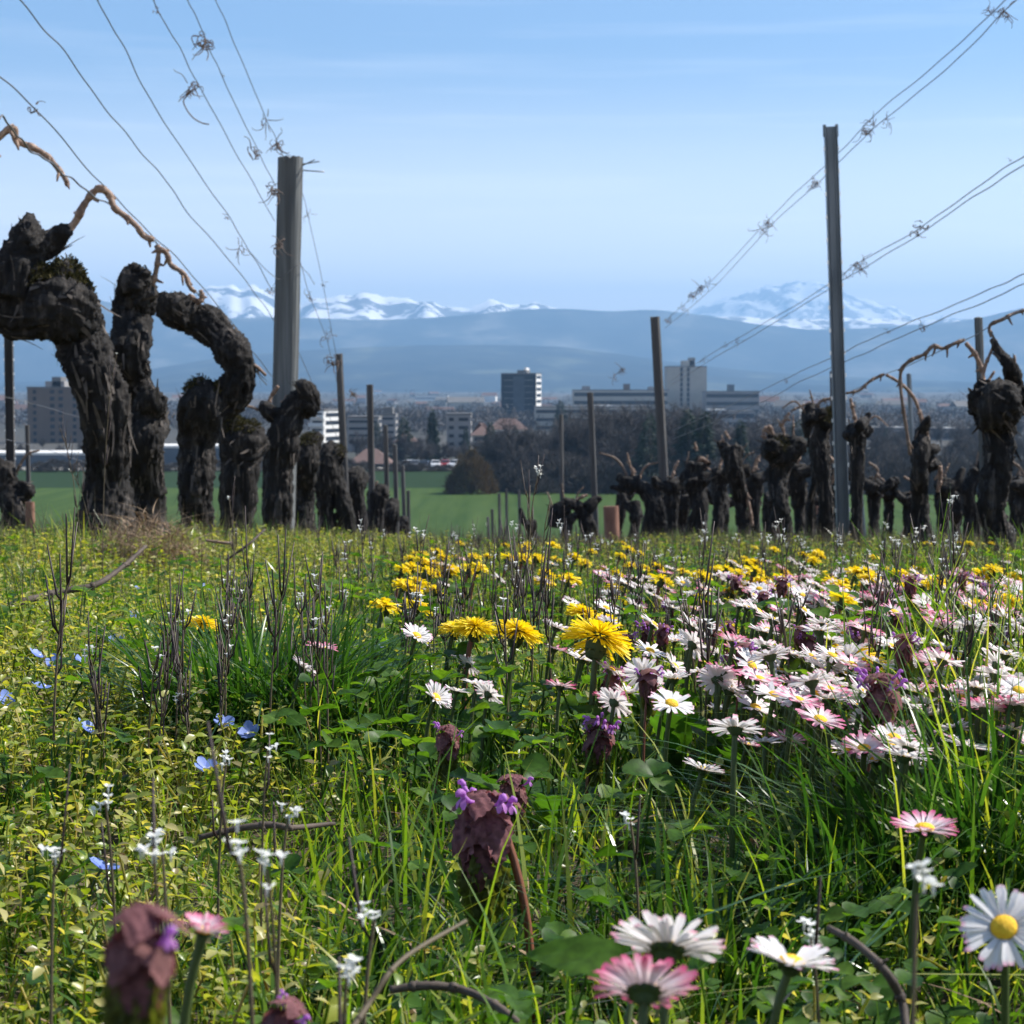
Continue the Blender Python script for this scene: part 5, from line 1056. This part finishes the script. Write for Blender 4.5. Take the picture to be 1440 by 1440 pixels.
NT(866, 945, 1.05, 'mauve dead nettle just under the largest dandelion', Rd=.0080, tilt=.3, seed=9, nfl=6)
NT(410, 1418, .42, 'little dead nettle with one mauve lip at the bottom left', Rd=.0052, tilt=.6, seed=10, nfl=3, rz=0)
NT(1264, 868, 1.35, 'lilac dead nettle by the pink daisies at right', Rd=.0072, tilt=.1, seed=11, nfl=9)
NT(1000, 880, 1.35, 'dark dead nettle right of the small upright dandelion', Rd=.0066, tilt=0, seed=12, nfl=2)
NT(1032, 925, 1.15, 'purple dead nettle between daisies right of middle', Rd=.0075, tilt=0, seed=13, nfl=6)
NT(1398, 955, 1.05, 'pink purple dead nettle by the right edge', Rd=.0062, tilt=0, seed=14, nfl=9)
SWP = [(10, 985, .95, 'at the left edge'), (57, 968, 1.0, 'right of the one at the left edge'), (120, 1026, .85, 'with a pale middle near the young leaves'), (143, 1222, .62, 'lowest in the lower left'), (288, 1080, .78, 'small and folded under the grass tuft'), (314, 1018, .88, 'left of two below the grass tuft'), (350, 1030, .86, 'right of two below the grass tuft'), (50, 922, 1.12, 'above the two at the left edge'), (76, 932, 1.1, 'beside another in the left weeds'), (165, 900, 1.2, 'nearest the dry stalks at left'), (192, 828, 1.7, 'before the straw heap'), (290, 827, 1.7, 'right of the straw heap'), (185, 868, 1.4, 'between straw heap and grass tuft'), (72, 850, 1.6, 'near the dark fallen cane'), (108, 930, 1.15, 'facing sideways in left weeds'), (536, 910, 1.2, 'alone left of the dandelion group')]
for i, (x, y, d, w) in enumerate(SWP):
    hero(speedwell, 'speedwell', x, y, on_ray(x, y, .034, .5) or d, 'speedwell', 'blue speedwell flower ' + w, Rd=.0066 if i not in (2, 3) else .0072, tilt=rng.uniform(.2, .9), rz=rng.uniform(-2.2, .8), seed=i, group='blue speedwell flowers')
CR = lambda *a, **k: hero(cress, 'bittercress', *a[:3], 'bittercress', a[3], **k)
CR(757, 664, 1.75, 'tallest bittercress with white tip standing above the field', seed=1, npod=9, nfl=9, fs=1.3, base=738)
CR(740, 690, 1.8, 'dark bare stalk leaning beside the tallest bittercress', seed=2, npod=7, nfl=0, base=752)
CR(773, 705, 1.8, 'pale twig like stalk right of the tallest bittercress', seed=3, npod=2, nfl=0, base=757)
CR(1336, 706, 1.8, 'tall bittercress with white tip before the thick edge vine', seed=4, npod=6, nfl=6, fs=1.2, base=1318)
CR(164, 498, 2.6, 'very tall dry stalk crossing the largest vine', seed=5, npod=18, nfl=1, base=140)
CR(84, 602, 2.6, 'dry stalk with pale pods left of the largest vine', seed=6, npod=16, nfl=0, base=114)
CR(98, 660, 2.7, 'shorter dry stalk before the largest vine', seed=7, npod=10, nfl=2, base=135)
CR(322, 700, 2.3, 'slender dry stalk before the stubby mossy vine', seed=8, npod=8, nfl=2, base=330)
for i, (x, y, d, w) in enumerate([(335, 1190, .42, 'blurred white bud pair in the lower left'), (376, 1222, .44, 'creamy white blurred bud right of the pair'), (214, 1192, .48, 'small white buds above the blurred dead nettle'), (228, 1192, .5, 'white bud close above the brown dead nettle'), (527, 1292, .50, 'white double bud left of the red stem'), (488, 1366, .43, 'white blurred bud near the bottom twig'), (1290, 1258, .38, 'grey blurred bud before the long grass'), (376, 1056, .72, 'cream bud below the grass tuft'), (318, 1072, .74, 'cream bud left below the grass tuft'), (405, 1148, .62, 'white cluster by the thin lying twig'), (1140, 1320, .5, 'white bud above the gapped daisy'), (886, 1152, .68, 'tiny white bud right of the large dead nettle'), (148, 1128, .62, 'pale buds low at the left'), (78, 1196, .55, 'pale bud by the left edge')]):
    CR(x, y, d, 'bittercress with ' + w, seed=20 + i, npod=1, nfl=5, fs=.95 if d < .6 else .9, lean=.004, rz=rng.uniform(0, 6))
# many more, copied
def protos(name, fn, specs, joined): return [Proto(name, fn(h=h, lean=l, **kw), h, l, joined) for h, l, kw in specs]
PD = protos('daisy', daisy, [(h, .006, dict(Rd=r, tilt=t, cup=c, pink=p, seed=40 + i, fine=False)) for i, (h, r, t, c, p) in enumerate([(.062, .0100, .28, .25, False), (.070, .0106, .45, .16, False), (.056, .0096, .20, .34, False), (.064, .0102, .65, .2, False), (.058, .0095, .28, .42, True), (.066, .0102, .36, .30, True), (.052, .0092, .12, .5, False), (.060, .0102, .95, .10, False), (.056, .0098, .5, .25, False)])], False)
PDs = protos('daisy', daisy, [(h, .006, dict(Rd=r, tilt=t, cup=c, pink=p, seed=60 + i, fine=False)) for i, (h, r, t, c, p) in enumerate([(.064, .0104, .45, .22, False), (.056, .0096, .3, .32, True), (.060, .0104, .7, .18, False)])], True)
GD = 'daisies crowding the meadow at right'
count = 0
while count < 215:
    y = 822 + 262 * rng.beta(1.3, 1.75); x = rng.uniform(850, 1450)
    if x < 980 and rng.random() < .6: continue
    if y > 1000 and x < 1180 and rng.random() < .8: continue
    k = int(rng.choice(9, p=[.14, .14, .10, .11, .11, .10, .10, .09, .11])); pp = PD if y > 885 else PDs; k = k if y > 885 else k % 3
    pk = k in (4, 5) if y > 885 else k == 1
    if pp[k].put(x, y, 'pink tinged daisy in the crowded daisy patch at right' if pk else 'white daisy in the crowded daisy patch at right', 'daisy', GD, rng.uniform(.72, 1.15), rj=.9): count += 1
for i in range(12):
    x, y = rng.uniform(640, 860), rng.uniform(870, 990); PD[int(rng.integers(8))].put(x, y, 'scattered daisy near the middle dandelions', 'daisy', 'scattered daisies in the middle', rng.uniform(.8, 1.05))
for i in range(32):
    x, y = rng.uniform(560, 1440), rng.uniform(782, 852); PDs[int(rng.integers(3))].put(x, y, 'small distant daisy between far dandelions', 'daisy', 'distant daisies', rng.uniform(.85, 1.1))
# beyond the three hundred that show largest: the far daisies as one mass
mb = MB(); ms = None
for i in range(170):
    x, y = rng.uniform(760, 1450), 790 + 66 * rng.beta(1.6, 1.1)
    if x < 930 and rng.random() < .6: continue
    d = on_ray(x, y, .058, .9)
    if d is None or d > 9: continue
    p = at(x, y, d); z = gz(p.x, p.y); pr = daisy(max(.03, p.z - z), .0105, rng.uniform(.1, .8), pink=bool(rng.random() < .35), cup=.25, seed=2000 + i, lean=.006, fine=False); rz = SUNR + rng.normal(0, .7)
    Rz = np.array(Matrix.Rotation(rz, 3, 'Z')); order = ['stem', 'petals', 'flower_centre', 'calyx']
    for k, nm in enumerate(order):
        b_, m_ = pr[nm]; mi = [M['stem'], M['petal'], M['disc'], M['calyx'], M['petal_pink']].index(m_)
        mb.add(np.concatenate(b_.V) @ Rz.T + [p.x, p.y, z], list(b_.F), mi, np.concatenate(b_.T))
tag(mb.build('far_daisies', [M['stem'], M['petal'], M['disc'], M['calyx'], M['petal_pink']]), 'far daisies speckling the back of the meadow', kind='stuff')
PY = protos('dandelion', dandelion, [(h, .010, dict(Rd=r, tilt=t, seed=40 + i, fine=False)) for i, (h, r, t) in enumerate([(.060, .0128, .05), (.055, .0134, .15), (.066, .0120, .35), (.060, .0128, .1), (.054, .0115, .6)])], True)
CL = [(604, 806, 16, 8), (565, 822, 22, 10), (655, 795, 30, 14), (755, 770, 25, 12), (780, 795, 22, 10), (875, 795, 16, 14), (830, 775, 30, 8), (990, 805, 20, 10), (1020, 800, 16, 10), (1055, 790, 14, 14), (1065, 800, 18, 10), (1120, 775, 18, 5), (1205, 800, 18, 12), (1240, 800, 14, 6), (1320, 812, 14, 6), (1360, 757, 25, 4), (1420, 812, 20, 6), (620, 775, 30, 8), (690, 778, 18, 8), (920, 790, 25, 12), (1150, 805, 24, 10)]
for (cx, cy_, sx, sy) in CL:
    for q in range(6):
        PY[int(rng.integers(5))].put(rng.normal(cx, sx * 1.7), max(764, rng.normal(cy_ + 4, sy * 1.3)), 'yellow dandelion in the far band of the meadow', 'dandelion', 'far dandelions along the crest', rng.uniform(.85, 1.12))
PN = protos('dead_nettle', nettle, [(.062, .005, dict(Rd=.0062, tilt=.1, seed=40, fine=False, whorls=6, nfl=7, lower=False)), (.056, .005, dict(Rd=.0060, tilt=-.1, seed=41, fine=False, whorls=6, nfl=9, lower=False)), (.070, .005, dict(Rd=.0055, tilt=.0, seed=42, fine=False, whorls=7, nfl=4, lower=False))], False)
for i in range(30):
    y = 800 + 170 * rng.beta(1.3, 2); x = rng.uniform(880, 1440)
    PN[i % 3].put(x, y, 'small purple dead nettle among the crowded daisies', 'dead nettle', 'dead nettles among the daisies', rng.uniform(.8, 1.15))
PC = [Proto('bittercress', cress(h, seed=50 + i, npod=n, nfl=f, fs=s, lean=.008), h, .008, False) for i, (h, n, f, s) in enumerate([(.10, 8, 2, 1), (.085, 10, 0, 1), (.11, 6, 3, 1.), (.08, 6, 4, 1.), (.095, 11, 0, 1)])]
PCs = [Proto('bittercress', cress(h, seed=60 + i, npod=n, nfl=f, fs=s, lean=.012), h, .012, True) for i, (h, n, f, s) in enumerate([(.115, 5, 5, 1.3), (.105, 7, 4, 1.2), (.13, 4, 5, 1.3), (.11, 8, 0, 1.2)])]
for (cx, cy_, sx, sy, n) in [(330, 840, 12, 45, 11), (245, 890, 16, 40, 5), (232, 955, 14, 30, 3), (140, 930, 20, 50, 3), (300, 965, 18, 30, 3), (380, 860, 20, 30, 4), (200, 1010, 40, 40, 2), (570, 850, 40, 30, 8), (745, 790, 20, 35, 9), (640, 840, 50, 30, 9), (860, 830, 40, 25, 7), (960, 860, 30, 25, 5), (1110, 850, 40, 25, 7), (1250, 930, 25, 30, 5), (1325, 880, 12, 25, 7), (1385, 860, 12, 20, 7), (1420, 880, 10, 25, 5), (110, 1010, 25, 40, 2), (450, 850, 30, 30, 6), (1240, 820, 20, 25, 5), (1330, 790, 16, 25, 6)]:
    for q in range(n):
        x, y = rng.normal(cx, sx), rng.normal(cy_, sy)
        wl = 'at left' if cx < 480 else ('in the middle' if cx < 900 else 'at right')
        PC[int(rng.integers(5))].put(x, y, 'dark podded bittercress stalk in the meadow ' + wl, 'bittercress', 'dark bittercress stalks ' + wl, rng.uniform(.8, 1.25), rj=3, span=(1.0, 3.2))
for i in range(135):
    x, y = rng.uniform(430, 1440), 738 + 100 * rng.beta(1.1, 2.2)
    PCs[int(rng.integers(4))].put(x, y, 'thin bittercress with tiny white tip along the crest', 'bittercress', 'white tipped bittercress along the crest', rng.uniform(.75, 1.15), rj=3, span=(2.0, 9))
for p in PD + PDs + PY + PN + PC + PCs: p.drop()

# ---------------------------------------------------------------- tuft, toothed leaves, twigs, straw
def tuft(px, d, n, h, spread, label):
    p = at(px, 900, d); b = Vector((p.x, d, gz(p.x, d))); a = rng.uniform(0, 6.28, n); r = rng.uniform(0, 1, n) ** .6 * spread
    o = MB().add(*blades(np.stack([np.cos(a) * r, np.sin(a) * r, np.zeros(n) - .003], -1), h * rng.uniform(.55, 1.1, n), rng.uniform(.0016, .0030, n), a + rng.normal(0, .35, n), rng.gamma(3, .24, n), 6)).build('grass_tuft', M['grass_dark'], loc=b)
    return tag(o, label, 'grass tuft')
tuft(355, 1.20, 700, .100, .06, 'dense dark green tuft of long grass left of middle')
tuft(470, 1.15, 240, .085, .045, 'smaller dark grass tuft leaning right of the dense one')
tuft(1400, .82, 420, .12, .06, 'bright upright tuft of long grass at the right edge')
tuft(1230, .80, 240, .085, .05, 'tuft of long shiny grass below the dead nettle pair')
tuft(1010, .72, 200, .07, .05, 'fanned tuft of grass right of the large dead nettle')
def rosette(px, d, n, L_, label, seed, up=.5):
    rs = np.random.default_rng(seed); p = at(px, 900, d); b = Vector((p.x, d, gz(p.x, d))); root = empty('dandelion_plant', b); tag(root, label, 'leafy plant')
    for k in range(n):
        l = L_ * rs.uniform(.7, 1.15); ph = rs.uniform(0, 1)
        sh = lambda t: np.interp(t, [0, .25, .7, .9, 1], [.12, .4, 1, .75, .05]) * (1 - .42 * (((t * 5.5 + ph) % 1.) ** 1.5) * (t < .85))
        V, F = leaf(l, l * .34, 26, 4, sh, rs.uniform(.1, .5), .28, wr=l * .012, seed=rs.uniform(0, 9))
        MB().add(*inst(V, F, [(0, 0, 0)], rots([k * 6.283 / n + rs.normal(0, .3)], [up * rs.uniform(.5, 1.5)], [rs.normal(0, .3)]))).build('toothed_leaf', M['rosette'], root)
rosette(775, .93, 8, .062, 'dandelion plant with broad dark toothed leaves in the middle', 1, .75)
rosette(955, 1.0, 7, .072, 'dandelion plant with one leaf standing up among daisies', 2, 1.0)
rosette(1088, .98, 8, .065, 'leafy dandelion plant left of the tall purple dead nettle', 3, .8)
rosette(680, 1.06, 8, .055, 'leafy plant under the left dandelions', 4, .7)
rosette(515, .80, 7, .045, 'low leafy plant left of the large dead nettle', 5, .6)
rosette(860, 1.08, 8, .060, 'leafy plant at the foot of the largest dandelion', 6, .7)
rosette(20, .80, 6, .045, 'bright young leafy plant at the left edge', 7, .9)
rosette(600, .62, 6, .038, 'low leafy plant in the bottom middle', 8, .6)
rosette(1380, .50, 6, .042, 'blurred leafy plant in the lower right corner', 9, .5)
for i, (x, d, l, w) in enumerate([(60, 1.25, .05, 'beside the speedwells at left'), (150, 1.55, .05, 'between the dark fallen cane and the grass tuft'), (250, .74, .036, 'by the thin lying twig at left'), (90, .66, .034, 'near the lowest speedwell'), (420, .74, .038, 'left of the large dead nettle'), (300, 2.0, .06, 'below the straw heap'), (330, .56, .03, 'in the lower left under the white buds')]):
    rosette(x, d, 7, l, 'low green leafy weed ' + w, 40 + i, .55)
for i, (x, d, n, h, w) in enumerate([(70, 1.0, 90, .055, 'among the weeds near the left edge'), (180, .72, 90, .045, 'in the weeds above the blurred dead nettle'), (30, .60, 80, .04, 'at the lower left edge'), (260, 1.7, 130, .075, 'before the straw heap'), (560, .72, 110, .05, 'left of the red nettle stem'), (60, 2.6, 160, .09, 'behind the dark fallen cane')]):
    tuft(x, d, n, h, .03, 'small grass tuft ' + w)
p = at(845, 1392, .46); b = Vector((p.x, p.y, gz(p.x, p.y))); V, F = leaf(.026, .0135, 10, 6, None, .35, .15, wr=.0006)
lr = empty('broad_leaf', b); tag(lr, 'broad single green leaf beside the large bottom daisy', 'leaf')
MB().add(*inst(V, F, [(p - b) + Vector((.008, 0, .004))], rots([2.9], [.35], [-.5]))).build('blade', M['clover'], lr)
MB().add(*tube([(0, 0, -.004), (p - b) * .5 + Vector((.003, 0, 0)), (p - b) + Vector((.008, 0, .004))], .0008, 5)).build('stalk', M['stem'], lr)
def twig(label, d, pts, mat='twig', name='twig'):
    P = [(*at(x, y, d + dd), r * d / FPX) for x, y, r, dd in pts]; Q = smooth_path(P, 8); b = Vector(Q[0, :3]); rs = np.random.default_rng(int(pts[0][0]) + 5000)
    mb = MB().add(*tube(Q[:, :3] - np.array(b), Q[:, 3] * (1 + rs.normal(0, .07, len(Q))), 8))
    for k in range(5, len(Q) - 2, 9):
        t = Q[k + 1, :3] - Q[k - 1, :3]; t /= np.linalg.norm(t); c = Q[k, :3] - np.array(b); r = Q[k, 3]
        mb.add(*tube([c - t * r, c, c + t * r], [r, r * 1.35, r], 8)); o = np.cross(t, rs.normal(0, 1, 3)); o /= np.linalg.norm(o); mb.add(*tube([c, c + o * r * 2.2 + t * r], [r * .6, r * .25], 6))
    return tag(mb.build(name, M[mat], loc=b), label, 'twig')
twig('long dark vine cane lying from the left edge to the straw heap', 1.9, [(-40, 872, 5, 0), (20, 850, 5, 0), (85, 832, 5, .03), (135, 822, 4.5, .05), (175, 795, 3.5, .1), (205, 768, 3, .15)])
twig('dark curved twig at the bottom left of the red stem', .56, [(548, 1392, 6, 0), (600, 1386, 6.5, 0), (650, 1392, 6.5, 0), (700, 1416, 6, -.01), (740, 1450, 6, -.02)])
twig('curved brown twig bending down at lower right', .50, [(1165, 1305, 5, .02), (1205, 1328, 6, .01), (1245, 1366, 6.5, 0), (1268, 1408, 6.5, 0), (1276, 1460, 6, -.01)])
twig('thin dark twig lying in the left weeds', .74, [(280, 1178, 4, 0), (330, 1166, 4.5, 0), (380, 1160, 5, 0), (412, 1164, 4.5, 0), (470, 1158, 3, .02)])
twig('pale broken straw stem in front of the left vines', 2.9, [(290, 760, 2, 0), (312, 763, 2.2, 0), (328, 764, 2, 0)], 'cane')
twig('grey twig slanting up from the straw heap', 3.0, [(318, 788, 1.8, 0), (350, 765, 1.8, .0), (372, 745, 1.5, .05)])
twig('thin leaning twig at the lower left of the bottom twig', .42, [(480, 1470, 5, 0), (520, 1410, 4.5, .01), (565, 1350, 4, .02), (655, 1295, 3, .06)], 'stem_brown')
c = at(205, 800, 3.6); b = Vector((c.x, c.y, gz(c.x, c.y))); n = 2600
az = rng.uniform(0, 6.28, n); rr = rng.uniform(0, 1, n) ** .5; zz = np.maximum(0, 1 - rr ** 1.6) * rng.uniform(0, 1, n) ** .6
B = np.stack([np.cos(az) * rr * .125, np.sin(az) * rr * .14, zz * .115], -1)
o = MB().add(*blades(B, rng.uniform(.004, .03, n), rng.uniform(.001, .0026, n), rng.uniform(0, 6.28, n), rng.uniform(1.5, 7, n) , 5, kink=.15)).build('straw_heap', M['straw'], loc=b)
tag(o, 'heap of brown dry straw at the foot of the largest vine', 'straw heap')
